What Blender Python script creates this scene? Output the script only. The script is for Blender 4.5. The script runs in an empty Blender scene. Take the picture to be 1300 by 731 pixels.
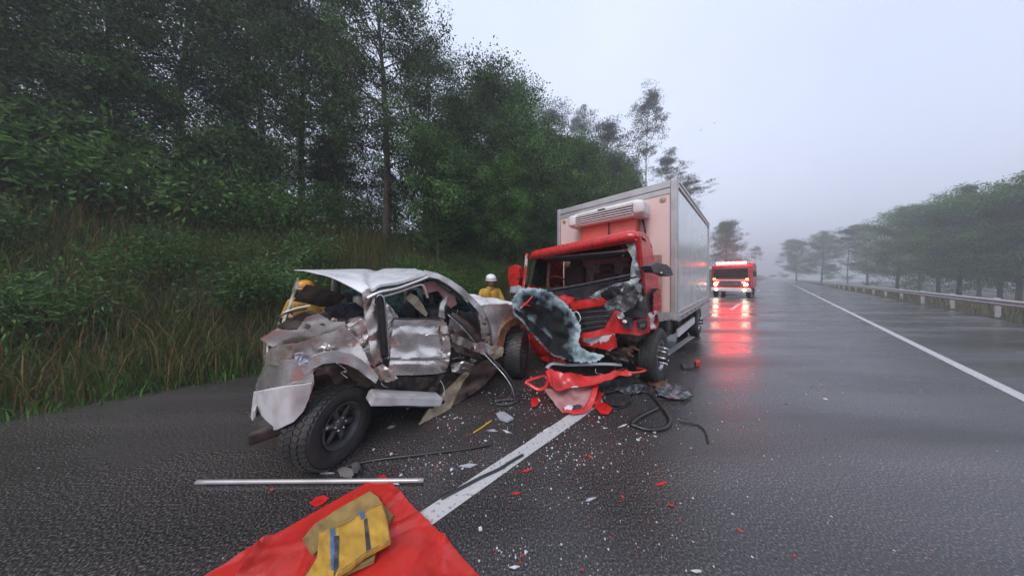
import bpy, bmesh, math, random
import numpy as np
from mathutils import Vector, Matrix, noise
from mathutils.geometry import delaunay_2d_cdt

# ------------------------------------------------------------------ camera, sky, sun, exposure
SC = bpy.context.scene
COL = SC.collection
F, CX, HY, EYE = 275.0, 650.0, 352.0, 1.7        # focal length in photo pixels, principal column, horizon row, eye height
cam_d = bpy.data.cameras.new('camera')
cam = bpy.data.objects.new('camera', cam_d); COL.objects.link(cam)
cam.location = (0, 0, EYE); cam.rotation_euler = (math.radians(90), 0, 0)
cam_d.sensor_fit = 'HORIZONTAL'; cam_d.sensor_width = 36.0; cam_d.lens = 36.0 * F / 1300.0
cam_d.shift_y = -(365.5 - HY) / 1300.0
cam_d.clip_start = 0.05; cam_d.clip_end = 3000
SC.camera = cam

SUN_EL, SUN_AZ = math.radians(52), math.radians(212)   # azimuth clockwise from +Y
world = bpy.data.worlds.new('World'); SC.world = world; world.use_nodes = True
nt = world.node_tree; nt.nodes.clear()
w_out = nt.nodes.new('ShaderNodeOutputWorld')
sky = nt.nodes.new('ShaderNodeTexSky'); sky.sky_type = 'NISHITA'; sky.sun_disc = False
sky.sun_elevation = SUN_EL; sky.sun_rotation = SUN_AZ
sky.air_density = 1.6; sky.dust_density = 6.0; sky.ozone_density = 1.2
bg_sky = nt.nodes.new('ShaderNodeBackground'); bg_sky.inputs['Strength'].default_value = 0.05
nt.links.new(sky.outputs[0], bg_sky.inputs[0])
tc = nt.nodes.new('ShaderNodeTexCoord')
nz = nt.nodes.new('ShaderNodeTexNoise'); nz.inputs['Scale'].default_value = 1.7; nz.inputs['Detail'].default_value = 5
nt.links.new(tc.outputs['Generated'], nz.inputs['Vector'])
cr = nt.nodes.new('ShaderNodeValToRGB')
cr.color_ramp.elements[0].position = 0.3; cr.color_ramp.elements[0].color = (0.52, 0.58, 0.75, 1)
cr.color_ramp.elements[1].position = 0.75; cr.color_ramp.elements[1].color = (0.62, 0.67, 0.82, 1)
nt.links.new(nz.outputs[0], cr.inputs[0])
bg_cl = nt.nodes.new('ShaderNodeBackground'); bg_cl.inputs['Strength'].default_value = 0.98
nt.links.new(cr.outputs[0], bg_cl.inputs[0])
w_mix = nt.nodes.new('ShaderNodeMixShader'); w_mix.inputs[0].default_value = 0.85
nt.links.new(bg_sky.outputs[0], w_mix.inputs[1]); nt.links.new(bg_cl.outputs[0], w_mix.inputs[2])
nt.links.new(w_mix.outputs[0], w_out.inputs[0])

sun_d = bpy.data.lights.new('sun', 'SUN'); sun_d.energy = 1.25; sun_d.angle = math.radians(25); sun_d.color = (1, 0.97, 0.93)
sun = bpy.data.objects.new('sun', sun_d); COL.objects.link(sun)
sdir = Vector((math.sin(SUN_AZ) * math.cos(SUN_EL), math.cos(SUN_AZ) * math.cos(SUN_EL), math.sin(SUN_EL)))
sun.rotation_euler = (-sdir).to_track_quat('-Z', 'Y').to_euler()

SC.view_settings.view_transform = 'Standard'; SC.view_settings.look = 'None'
SC.view_settings.gamma = 1.0; SC.view_settings.exposure = 0.85; SC.view_settings.use_curve_mapping = False
SC.cycles.use_denoising = True
SC.cycles.max_bounces = 6; SC.cycles.diffuse_bounces = 3; SC.cycles.glossy_bounces = 3; SC.cycles.volume_bounces = 0; SC.cycles.transparent_max_bounces = 12

# ------------------------------------------------------------------ materials
def _new(name):
    m = bpy.data.materials.new(name); m.use_nodes = True
    t = m.node_tree; return m, t, t.nodes['Principled BSDF']
def N(t, typ, **kw):
    n = t.nodes.new(typ)
    for k, v in kw.items():
        if k in n.inputs: n.inputs[k].default_value = v
        else: setattr(n, k, v)
    return n
def c4(c): return (c[0], c[1], c[2], 1)
def ramp(t, fac, stops):
    r = t.nodes.new('ShaderNodeValToRGB')
    while len(r.color_ramp.elements) < len(stops): r.color_ramp.elements.new(0.5)
    for e, (p, c) in zip(r.color_ramp.elements, stops): e.position = p; e.color = c4(c)
    t.links.new(fac, r.inputs[0]); return r
def mat(name, col, rough=0.5, metal=0.0, col2=None, scale=6.0, lo=0.42, hi=0.62, bump=0.0, bscale=40.0, detail=5, coat=0.0, rvar=0.0, spec=0.5):
    """two-tone noise paint/dirt with fine relief"""
    m, t, b = _new(name)
    b.inputs['Roughness'].default_value = rough; b.inputs['Metallic'].default_value = metal
    b.inputs['Specular IOR Level'].default_value = spec
    b.inputs['Coat Weight'].default_value = coat; b.inputs['Coat Roughness'].default_value = 0.12
    tcn = N(t, 'ShaderNodeTexCoord')
    n = N(t, 'ShaderNodeTexNoise', Scale=scale, Detail=detail); t.links.new(tcn.outputs['Object'], n.inputs['Vector'])
    r = ramp(t, n.outputs[0], [(lo, col), (hi, col2 or tuple(x * 0.82 for x in col))])
    t.links.new(r.outputs[0], b.inputs['Base Color'])
    if rvar:
        mr = N(t, 'ShaderNodeMapRange'); mr.inputs[1].default_value = 0.35; mr.inputs[2].default_value = 0.65
        mr.inputs[3].default_value = max(0.03, rough - rvar); mr.inputs[4].default_value = min(1, rough + rvar)
        n3 = N(t, 'ShaderNodeTexNoise', Scale=scale * 2.3, Detail=4); t.links.new(tcn.outputs['Object'], n3.inputs['Vector'])
        t.links.new(n3.outputs[0], mr.inputs[0]); t.links.new(mr.outputs[0], b.inputs['Roughness'])
    if bump:
        n2 = N(t, 'ShaderNodeTexNoise', Scale=bscale, Detail=3); t.links.new(tcn.outputs['Object'], n2.inputs['Vector'])
        bp = N(t, 'ShaderNodeBump', Strength=bump, Distance=0.01); t.links.new(n2.outputs[0], bp.inputs['Height'])
        t.links.new(bp.outputs[0], b.inputs['Normal'])
    return m
def emit(name, col, s, base=None):
    m, t, b = _new(name); b.inputs['Base Color'].default_value = c4(base or col); b.inputs['Roughness'].default_value = 0.3
    b.inputs['Emission Color'].default_value = c4(col); b.inputs['Emission Strength'].default_value = s; return m
def foliage(name, dark, light, brown=None, pb=0.0):
    m, t, b = _new(name)
    b.inputs['Roughness'].default_value = 0.7; b.inputs['Specular IOR Level'].default_value = 0.10
    g = N(t, 'ShaderNodeNewGeometry')
    stops = [(0.0, dark), (0.75, light)]
    if brown: stops = [(0.0, dark), (max(0.1, 1 - pb - 0.08), light), (1 - pb, brown), (1.0, tuple(x * 1.5 for x in brown))]
    r = ramp(t, g.outputs['Random Per Island'], stops)
    o = N(t, 'ShaderNodeObjectInfo'); hs = N(t, 'ShaderNodeHueSaturation')
    mr = N(t, 'ShaderNodeMapRange'); mr.inputs[3].default_value = 0.75; mr.inputs[4].default_value = 1.25
    t.links.new(o.outputs['Random'], mr.inputs[0]); t.links.new(mr.outputs[0], hs.inputs['Value'])
    ta = N(t, 'ShaderNodeAttribute', attribute_name='tone')
    tm = N(t, 'ShaderNodeMapRange'); tm.inputs[3].default_value = 0.40; tm.inputs[4].default_value = 1.9; t.links.new(ta.outputs['Fac'], tm.inputs[0])
    mx = N(t, 'ShaderNodeVectorMath', operation='SCALE'); t.links.new(r.outputs[0], mx.inputs[0]); t.links.new(tm.outputs[0], mx.inputs['Scale'])
    t.links.new(mx.outputs[0], hs.inputs['Color'])
    t.links.new(hs.outputs[0], b.inputs['Base Color'])
    tr = N(t, 'ShaderNodeBsdfTranslucent'); t.links.new(hs.outputs[0], tr.inputs['Color'])
    ms = N(t, 'ShaderNodeMixShader'); ms.inputs[0].default_value = 0.25
    t.links.new(b.outputs[0], ms.inputs[1]); t.links.new(tr.outputs[0], ms.inputs[2])
    t.links.new(ms.outputs[0], t.nodes['Material Output'].inputs['Surface'])
    return m

M = {}
M['silver'] = mat('silver_paint', (0.77, 0.73, 0.70), 0.26, 0.85, (0.58, 0.51, 0.47), 4, 0.50, 0.75, 0.0, 60, coat=0.15, rvar=0.05, detail=4)
M['silver_dirty'] = mat('dirty_silver_paint', (0.67, 0.61, 0.57), 0.29, 0.78, (0.26, 0.18, 0.13), 4, 0.47, 0.70, 0.05, 50, rvar=0.08, detail=5)
M['roofwhite'] = mat('pale_silver_roof', (0.74, 0.74, 0.77), 0.33, 0.15, (0.68, 0.67, 0.70), 3, 0.4, 0.7, 0.05, 60, coat=0.3, rvar=0.08)
M['brown_metal'] = mat('bare_brown_metal', (0.20, 0.145, 0.12), 0.38, 0.55, (0.07, 0.05, 0.045), 6, 0.35, 0.65, 0.3, 40, rvar=0.15)
M['tan_metal'] = mat('tan_primer', (0.42, 0.34, 0.24), 0.5, 0.2, (0.22, 0.15, 0.10), 9, 0.42, 0.7, 0.2, 60)
M['pinktrim'] = mat('dusty_pink_trim', (0.42, 0.22, 0.21), 0.7, 0, (0.32, 0.15, 0.15), 8, bump=0.2)
M['greytrim'] = mat('grey_trim', (0.20, 0.19, 0.19), 0.7, 0, (0.11, 0.10, 0.10), 6, bump=0.2)
M['cloth'] = mat('dark_seat_cloth', (0.075, 0.07, 0.075), 0.85, 0, (0.045, 0.04, 0.045), 20, bump=0.5, bscale=200)
M['redcloth'] = mat('maroon_seat_cloth', (0.13, 0.055, 0.055), 0.85, 0, (0.09, 0.04, 0.04), 15, bump=0.4, bscale=150)
M['dark'] = mat('black_plastic', (0.022, 0.022, 0.025), 0.45, 0, (0.04, 0.038, 0.038), 8, bump=0.2, rvar=0.12)
M['grille'] = mat('charcoal_plastic', (0.045, 0.045, 0.05), 0.5, 0, (0.08, 0.078, 0.08), 12, bump=0.2, rvar=0.1)
M['grime'] = mat('oily_metal', (0.045, 0.038, 0.036), 0.5, 0.5, (0.12, 0.085, 0.07), 12, 0.45, 0.7, 0.4, 40, rvar=0.15)
M['rust'] = mat('rusty_metal', (0.20, 0.085, 0.045), 0.6, 0.3, (0.09, 0.05, 0.04), 12, bump=0.4)
M['steel'] = mat('bright_steel', (0.55, 0.55, 0.57), 0.3, 0.9, (0.35, 0.34, 0.34), 10, bump=0.1, rvar=0.1)
M['alu'] = mat('aluminium_rail', (0.50, 0.47, 0.47), 0.38, 0.5, (0.42, 0.39, 0.39), 4, bump=0.05)
M['rubber'] = mat('tyre_rubber', (0.024, 0.023, 0.024), 0.55, 0, (0.05, 0.042, 0.036), 7, 0.45, 0.75, 0.4, 60, rvar=0.12)
M['seal'] = mat('black_rubber_seal', (0.018, 0.018, 0.02), 0.35, 0, (0.03, 0.03, 0.03), 20)
M['red'] = mat('red_truck_paint', (0.56, 0.016, 0.018), 0.34, 0.0, (0.30, 0.014, 0.016), 9, 0.46, 0.74, 0.10, 50, coat=0.25, rvar=0.12, detail=9)
M['redscr'] = mat('scraped_red_paint', (0.54, 0.018, 0.018), 0.36, 0.0, (0.17, 0.016, 0.016), 6, 0.46, 0.82, 0.25, 40, coat=0.15, rvar=0.15, detail=10)
M['redwhite'] = mat('red_paint_scraped_to_white', (0.50, 0.02, 0.02), 0.4, 0.0, (0.58, 0.54, 0.56), 5, 0.49, 0.53, 0.3, 50, rvar=0.1)
M['pinkinner'] = mat('pale_pink_inner_plastic', (0.40, 0.20, 0.20), 0.45, 0.0, (0.26, 0.10, 0.10), 9, 0.4, 0.7, 0.2, 40)
M['boxfront'] = mat('red_lit_box_paint', (0.74, 0.53, 0.49), 0.35, 0.0, (0.70, 0.49, 0.46), 3, 0.35, 0.7, 0.03, 30, coat=0.25)  # pale box front with the pink cast of red light tinted in
M['boxside'] = mat('off_white_box_paint', (0.64, 0.63, 0.60), 0.17, 0.0, (0.47, 0.455, 0.43), 2.2, 0.42, 0.75, 0.02, 8, coat=0.6, rvar=0.05)
M['unit'] = mat('white_unit_plastic', (0.74, 0.69, 0.69), 0.4, 0.0, (0.66, 0.60, 0.60), 6, bump=0.04)
M['frost'] = mat('frosted_broken_glass', (0.42, 0.53, 0.56), 0.4, 0.0, (0.20, 0.28, 0.31), 16, 0.40, 0.66, 1.0, 60, rvar=0.12)
M['silverfoil'] = mat('crazed_silver_glass', (0.46, 0.50, 0.52), 0.3, 0.15, (0.10, 0.105, 0.115), 9, 0.44, 0.60, 0.7, 70, rvar=0.15)
M['darkglass'] = mat('dark_crazed_glass', (0.012, 0.012, 0.015), 0.5, 0.0, (0.032, 0.033, 0.040), 14, 0.45, 0.65, 0.8, 50, rvar=0.15, spec=0.2)
M['teal'] = mat('green_tinted_broken_glass', (0.11, 0.21, 0.21), 0.28, 0.0, (0.04, 0.085, 0.09), 14, 0.42, 0.62, 0.8, 80, rvar=0.12)
M['orange'] = mat('orange_brown_trim', (0.30, 0.13, 0.06), 0.4, 0.3, (0.15, 0.07, 0.05), 10, bump=0.2)
M['tarp'] = mat('red_tarpaulin', (0.47, 0.026, 0.020), 0.19, 0.0, (0.30, 0.022, 0.018), 6, 0.48, 0.80, 0.14, 30, rvar=0.10, detail=9)
M['yellow'] = mat('yellow_canvas', (0.50, 0.29, 0.035), 0.85, 0, (0.36, 0.20, 0.03), 10, 0.35, 0.7, 0.5, 160)
M['khaki'] = mat('khaki_canvas', (0.30, 0.20, 0.065), 0.9, 0, (0.20, 0.13, 0.05), 10, 0.35, 0.7, 0.5, 160)
M['stripe'] = mat('charcoal_tape', (0.030, 0.030, 0.034), 0.6, 0, (0.05, 0.05, 0.055), 10)
M['blue'] = mat('blue_tape', (0.06, 0.13, 0.26), 0.5, 0, (0.09, 0.16, 0.28), 12)
M['skin'] = mat('skin', (0.36, 0.19, 0.13), 0.55, 0, (0.30, 0.15, 0.11), 14)
M['whitehelm'] = mat('white_helmet_shell', (0.76, 0.75, 0.74), 0.3, 0, (0.68, 0.67, 0.66), 6)
M['orangehelm'] = mat('amber_helmet_shell', (0.62, 0.27, 0.02), 0.35, 0, (0.52, 0.22, 0.02), 6)
M['bark'] = mat('brown_bark', (0.085, 0.055, 0.042), 0.9, 0, (0.035, 0.025, 0.020), 9, 0.35, 0.65, 0.8, 30)
M['palebark'] = mat('pale_grey_bark', (0.17, 0.15, 0.135), 0.85, 0, (0.09, 0.08, 0.07), 5, 0.35, 0.65, 0.5, 25)
M['leafdark'] = foliage('dark_leaf', (0.026, 0.056, 0.019), (0.070, 0.126, 0.042))
M['leafmid'] = foliage('mid_leaf', (0.034, 0.088, 0.020), (0.090, 0.180, 0.044))
M['leafbright'] = foliage('bright_leaf', (0.050, 0.118, 0.032), (0.115, 0.215, 0.066))
M['leafeuc'] = foliage('grey_green_leaf', (0.036, 0.046, 0.032), (0.070, 0.088, 0.056))
M['grass'] = foliage('bank_grass', (0.026, 0.052, 0.014), (0.085, 0.112, 0.034), (0.13, 0.085, 0.038), 0.27)
M['soil'] = mat('damp_soil', (0.035, 0.030, 0.018), 0.9, 0, (0.022, 0.026, 0.012), 1.2, 0.4, 0.6, 0.8, 9)
M['matsilver'] = mat('matt_pale_plastic', (0.58, 0.57, 0.58), 0.5, 0.1, (0.42, 0.39, 0.38), 8, 0.42, 0.7, 0.15, 60)
M['yellowstick'] = mat('yellow_plastic', (0.55, 0.36, 0.02), 0.4)
M['whitebit'] = mat('white_plastic_bit', (0.60, 0.60, 0.63), 0.4, 0, (0.45, 0.45, 0.48), 20)
M['redbit'] = mat('red_plastic_bit', (0.58, 0.03, 0.03), 0.35)
M['lav'] = mat('pale_lavender_plastic', (0.40, 0.40, 0.46), 0.35, 0, (0.30, 0.30, 0.35), 8)
M['redbeacon'] = emit('lit_red_beacon', (1.0, 0.035, 0.03), 60)
M['headlamp'] = emit('lit_headlamp', (1.0, 0.80, 0.55), 24)
M['markerlit'] = emit('lit_amber_marker', (1.0, 0.35, 0.08), 8)
M['windowdark'] = mat('dark_window_glass', (0.015, 0.016, 0.02), 0.08, 0, (0.02, 0.02, 0.025), 4)

def asphalt():
    m, t, b = _new('wet_asphalt')
    g = N(t, 'ShaderNodeTexCoord')
    n1 = N(t, 'ShaderNodeTexNoise', Scale=78.0, Detail=5.0, Roughness=0.72); t.links.new(g.outputs['Object'], n1.inputs[0])
    v = N(t, 'ShaderNodeTexVoronoi', Scale=110.0); t.links.new(g.outputs['Object'], v.inputs['Vector'])
    mp = N(t, 'ShaderNodeMapping'); mp.inputs['Rotation'].default_value = (0, 0, -0.683); mp.inputs['Scale'].default_value = (0.16, 1.0, 1.0)
    t.links.new(g.outputs['Object'], mp.inputs['Vector'])
    n2 = N(t, 'ShaderNodeTexNoise', Scale=1.3, Detail=7.0); t.links.new(mp.outputs[0], n2.inputs[0])
    r1 = ramp(t, n1.outputs[0], [(0.36, (0.011, 0.010, 0.011)), (0.49, (0.038, 0.036, 0.037)), (0.58, (0.10, 0.093, 0.093)), (0.67, (0.36, 0.335, 0.33))])
    r2 = ramp(t, n2.outputs[0], [(0.32, (0.55, 0.53, 0.53)), (0.68, (1.15, 1.08, 1.06))])
    mx = N(t, 'ShaderNodeMix', data_type='RGBA', blend_type='MULTIPLY'); mx.inputs[0].default_value = 1
    t.links.new(r1.outputs[0], mx.inputs[6]); t.links.new(r2.outputs[0], mx.inputs[7])
    t.links.new(mx.outputs[2], b.inputs['Base Color'])
    n3 = N(t, 'ShaderNodeTexNoise', Scale=1.1, Detail=7.0); t.links.new(mp.outputs[0], n3.inputs[0])
    mr = N(t, 'ShaderNodeMapRange'); mr.inputs[1].default_value = 0.38; mr.inputs[2].default_value = 0.66
    mr.inputs[3].default_value = 0.10; mr.inputs[4].default_value = 0.42
    t.links.new(n3.outputs[0], mr.inputs[0]); t.links.new(mr.outputs[0], b.inputs['Roughness'])
    b.inputs['Specular IOR Level'].default_value = 0.6
    bp = N(t, 'ShaderNodeBump', Strength=0.25, Distance=0.0025); t.links.new(v.outputs['Distance'], bp.inputs['Height'])
    bp2 = N(t, 'ShaderNodeBump', Strength=0.28, Distance=0.003); t.links.new(n1.outputs[0], bp2.inputs['Height'])
    t.links.new(bp.outputs[0], bp2.inputs['Normal']); t.links.new(bp2.outputs[0], b.inputs['Normal'])
    return m
M['asphalt'] = asphalt()
def crazed():
    m, t, b = _new('crazed_windscreen_glass'); g = N(t, 'ShaderNodeTexCoord')
    at_ = N(t, 'ShaderNodeAttribute', attribute_name='edge')
    n = N(t, 'ShaderNodeTexNoise', Scale=6.0, Detail=4.0, Roughness=0.5); t.links.new(g.outputs['Object'], n.inputs[0])
    v = N(t, 'ShaderNodeTexVoronoi', Scale=70.0, feature='DISTANCE_TO_EDGE'); t.links.new(g.outputs['Object'], v.inputs['Vector'])
    ad = N(t, 'ShaderNodeMath', operation='MULTIPLY_ADD'); t.links.new(n.outputs[0], ad.inputs[0]); ad.inputs[1].default_value = 2.2; ad.inputs[2].default_value = -1.02
    sm = N(t, 'ShaderNodeMath', operation='ADD'); t.links.new(at_.outputs['Fac'], sm.inputs[0]); t.links.new(ad.outputs[0], sm.inputs[1])
    r = ramp(t, sm.outputs[0], [(0.10, (0.38, 0.47, 0.49)), (0.45, (0.15, 0.20, 0.22)), (0.95, (0.020, 0.021, 0.024)), (1.0, (0.011, 0.011, 0.013))])
    rv = ramp(t, v.outputs['Distance'], [(0.0, (0.55, 0.6, 0.6)), (0.12, (1, 1, 1))])
    mx = N(t, 'ShaderNodeMix', data_type='RGBA', blend_type='MULTIPLY'); mx.inputs[0].default_value = 1
    t.links.new(r.outputs[0], mx.inputs[6]); t.links.new(rv.outputs[0], mx.inputs[7]); t.links.new(mx.outputs[2], b.inputs['Base Color'])
    b.inputs['Roughness'].default_value = 0.55; b.inputs['Specular IOR Level'].default_value = 0.12
    bp = N(t, 'ShaderNodeBump', Strength=0.7, Distance=0.006); t.links.new(v.outputs['Distance'], bp.inputs['Height']); t.links.new(bp.outputs[0], b.inputs['Normal'])
    return m
M['crazed'] = crazed()
M['redglow_housing'] = mat('red_glow_housing', (0.74, 0.13, 0.09), 0.4, 0.0, (0.66, 0.10, 0.08), 5, bump=0.04)  # red light glowing on the white housing, put into its base colour
M['film'] = mat('dark_glass_film', (0.05, 0.055, 0.065), 0.25, 0.0, (0.22, 0.22, 0.24), 18, 0.5, 0.66, 0.6, 60, rvar=0.1)
M['line'] = mat('worn_white_line', (0.46, 0.45, 0.46), 0.42, 0, (0.13, 0.125, 0.125), 34, 0.57, 0.70, 0.5, 80, detail=8, rvar=0.12)

# ------------------------------------------------------------------ helpers
def link(o, parent=None):
    COL.objects.link(o)
    if parent is not None: o.parent = parent
    return o
def mesh(name, verts, faces, m, parent=None, smooth=False, idx=None):
    me = bpy.data.meshes.new(name)
    me.from_pydata([tuple(v) for v in verts], [], [tuple(f) for f in faces])
    for x in (m if isinstance(m, (list, tuple)) else [m]): me.materials.append(x)
    if idx is not None: me.polygons.foreach_set('material_index', idx)
    if smooth: me.polygons.foreach_set('use_smooth', [True] * len(me.polygons))
    me.update()
    return link(bpy.data.objects.new(name, me), parent)
def frombm(name, bm, m, parent=None, smooth=False):
    me = bpy.data.meshes.new(name); bm.to_mesh(me); bm.free()
    for x in (m if isinstance(m, (list, tuple)) else [m]): me.materials.append(x)
    if smooth: me.polygons.foreach_set('use_smooth', [True] * len(me.polygons))
    return link(bpy.data.objects.new(name, me), parent)
def tag(o, label=None, cat=None, group=None, kind=None):
    if label: o['label'] = label
    if cat: o['category'] = cat
    if group: o['group'] = group
    if kind: o['kind'] = kind
    return o
def empty(name, loc=(0, 0, 0), rz=0.0, parent=None):
    o = bpy.data.objects.new(name, None); o.empty_display_size = 0.2
    o.location = loc; o.rotation_euler = (0, 0, rz); return link(o, parent)
def copy_tree(o, parent=None):
    c = o.copy(); link(c)
    if parent is not None: c.parent = parent
    for ch in [x for x in COL.objects if x.parent == o]: copy_tree(ch, c)
    return c
def add_box(bm, c, s, rot=None, taper=1.0):
    vs = []
    for dz in (-1, 1):
        k = taper if dz > 0 else 1.0
        for dx, dy in ((-1, -1), (1, -1), (1, 1), (-1, 1)):
            p = Vector((dx * s[0] / 2 * k, dy * s[1] / 2 * k, dz * s[2] / 2))
            if rot is not None: p = rot @ p
            vs.append(bm.verts.new(p + Vector(c)))
    for f in ((3, 2, 1, 0), (4, 5, 6, 7), (0, 1, 5, 4), (1, 2, 6, 5), (2, 3, 7, 6), (3, 0, 4, 7)):
        bm.faces.new([vs[i] for i in f])
def box(name, lo, hi, m, parent=None, bev=0.01, seg=2, rot=None, smooth=False):
    bm = bmesh.new(); lo, hi = Vector(lo), Vector(hi)
    add_box(bm, (lo + hi) / 2, hi - lo, rot)
    if bev: bmesh.ops.bevel(bm, geom=bm.edges[:], offset=min(bev, min(hi - lo) * 0.45), segments=seg, affect='EDGES', profile=0.5)
    return frombm(name, bm, m, parent, smooth)
def tube_geo(pts, r, seg=8, closed=False, flat=1.0, upv=None):
    """swept tube; r a number or list; flat squashes one axis"""
    pts = [Vector(p) for p in pts]; n = len(pts); V, Fc = [], []
    rr = r if isinstance(r, (list, tuple)) else [r] * n
    prev = None
    for i, p in enumerate(pts):
        a = pts[(i - 1) % n] if (closed or i > 0) else p
        b = pts[(i + 1) % n] if (closed or i < n - 1) else p
        d = (b - a).normalized() if (b - a).length > 1e-9 else Vector((0, 0, 1))
        ref = upv if upv is not None else (prev if prev is not None else (Vector((0, 0, 1)) if abs(d.z) < 0.9 else Vector((1, 0, 0))))
        s = d.cross(ref)
        if s.length < 1e-6: s = d.cross(Vector((0.3, 0.9, 0.2)))
        s.normalize(); u = s.cross(d).normalized(); prev = u
        for k in range(seg):
            an = 2 * math.pi * k / seg
            V.append(p + s * math.cos(an) * rr[i] + u * math.sin(an) * rr[i] * flat)
    for i in range(n if closed else n - 1):
        j = (i + 1) % n
        for k in range(seg):
            k2 = (k + 1) % seg
            Fc.append((i * seg + k, i * seg + k2, j * seg + k2, j * seg + k))
    if not closed:
        Fc.append(tuple(range(seg))[::-1]); Fc.append(tuple((n - 1) * seg + k for k in range(seg)))
    return V, Fc
def smoothpath(pts, per=5, closed=False):
    pts = [Vector(p) for p in pts]; n = len(pts); out = []
    rng = range(n) if closed else range(n - 1)
    for i in rng:
        g = (lambda k: pts[k % n]) if closed else (lambda k: pts[max(0, min(n - 1, k))])
        p0, p1, p2, p3 = g(i - 1), g(i), g(i + 1), g(i + 2)
        for k in range(per):
            t = k / per
            out.append(0.5 * ((2 * p1) + (p2 - p0) * t + (2 * p0 - 5 * p1 + 4 * p2 - p3) * t * t + (3 * p1 - p0 - 3 * p2 + p3) * t ** 3))
    if not closed: out.append(pts[-1])
    return out
def tube(name, pts, r, m, parent=None, seg=8, closed=False, flat=1.0, per=5, upv=None):
    sp = smoothpath(pts, per, closed) if per > 1 else [Vector(p) for p in pts]
    if isinstance(r, (list, tuple)):
        n = len(sp); r = [r[0] + (r[1] - r[0]) * i / (n - 1) for i in range(n)]
    V, Fc = tube_geo(sp, r, seg, closed, flat, upv)
    return mesh(name, V, Fc, m, parent, True)
def lathe_geo(prof, seg=40, axis='Y'):
    """prof: list of (radius, axial)"""
    V, Fc = [], []; n = len(prof)
    for k in range(seg):
        a = 2 * math.pi * k / seg; c, s = math.cos(a), math.sin(a)
        for r, h in prof: V.append((r * c, h, r * s) if axis == 'Y' else (r * c, r * s, h))
    for k in range(seg):
        k2 = (k + 1) % seg
        for i in range(n - 1): Fc.append((k * n + i, k * n + i + 1, k2 * n + i + 1, k2 * n + i))
    return V, Fc
def lathe(name, prof, m, parent=None, seg=40, axis='Y', loc=(0, 0, 0)):
    V, Fc = lathe_geo(prof, seg, axis)
    return mesh(name, [Vector(v) + Vector(loc) for v in V], Fc, m, parent, True)
def ray(px, py): return Vector(((px - CX) / F, 1.0, (HY - py) / F))
def at(px, py, Y):
    d = ray(px, py); return Vector((d.x * Y, Y, EYE + d.z * Y))
def gnd(px, py, z=0.0):
    return at(px, py, F * (EYE - z) / (py - HY))
def on_plane(loc, rz, px, py, axis, val):
    """where the sight line through a photo pixel meets the local plane axis = val of a thing placed at loc, turned rz"""
    R = Matrix.Rotation(-rz, 3, 'Z'); o = R @ (Vector((0, 0, EYE)) - Vector(loc)); d = R @ ray(px, py)
    return o + d * ((val - o[axis]) / d[axis])
def tri(x): x = x % 2.0; return 1 - 2 * abs(x - 1) if False else (2 * abs(x - 1) - 1)
def crum(a, b, seed, s, fine=1.0):
    """folded-metal relief, about -1..1: warped creases with flat facets between them, a little noise"""
    p = Vector((a / s, b / s, seed * 7.31)); w = noise.noise(p * 0.55) * 1.6; w2 = noise.noise(p * 0.8 + Vector((5, 3, 1))) * 1.4; w3 = noise.noise(p * 0.7 + Vector((1, 9, 4))) * 1.5
    t1 = seed * 1.7 + 0.4; t2 = seed * 2.9 + 1.9; t3 = seed * 4.1 + 0.9
    k = 0.5 + 0.5 * noise.noise(p * 0.5 + Vector((3, 3, 3)))
    return 0.46 * tri((a * math.cos(t1) + b * math.sin(t1)) / s + w) + 0.34 * k * tri(2.1 * (a * math.cos(t2) + b * math.sin(t2)) / s + w2) + fine * 0.22 * (1 - k) * tri(3.7 * (a * math.cos(t3) + b * math.sin(t3)) / s + w3) + fine * 0.10 * noise.noise(p * 3.1)
def inside(p, poly):
    r = False; j = len(poly) - 1
    for i in range(len(poly)):
        (xi, yi), (xj, yj) = poly[i], poly[j]
        if (yi > p[1]) != (yj > p[1]) and p[0] < (xj - xi) * (p[1] - yi) / (yj - yi) + xi: r = not r
        j = i
    return r
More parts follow.
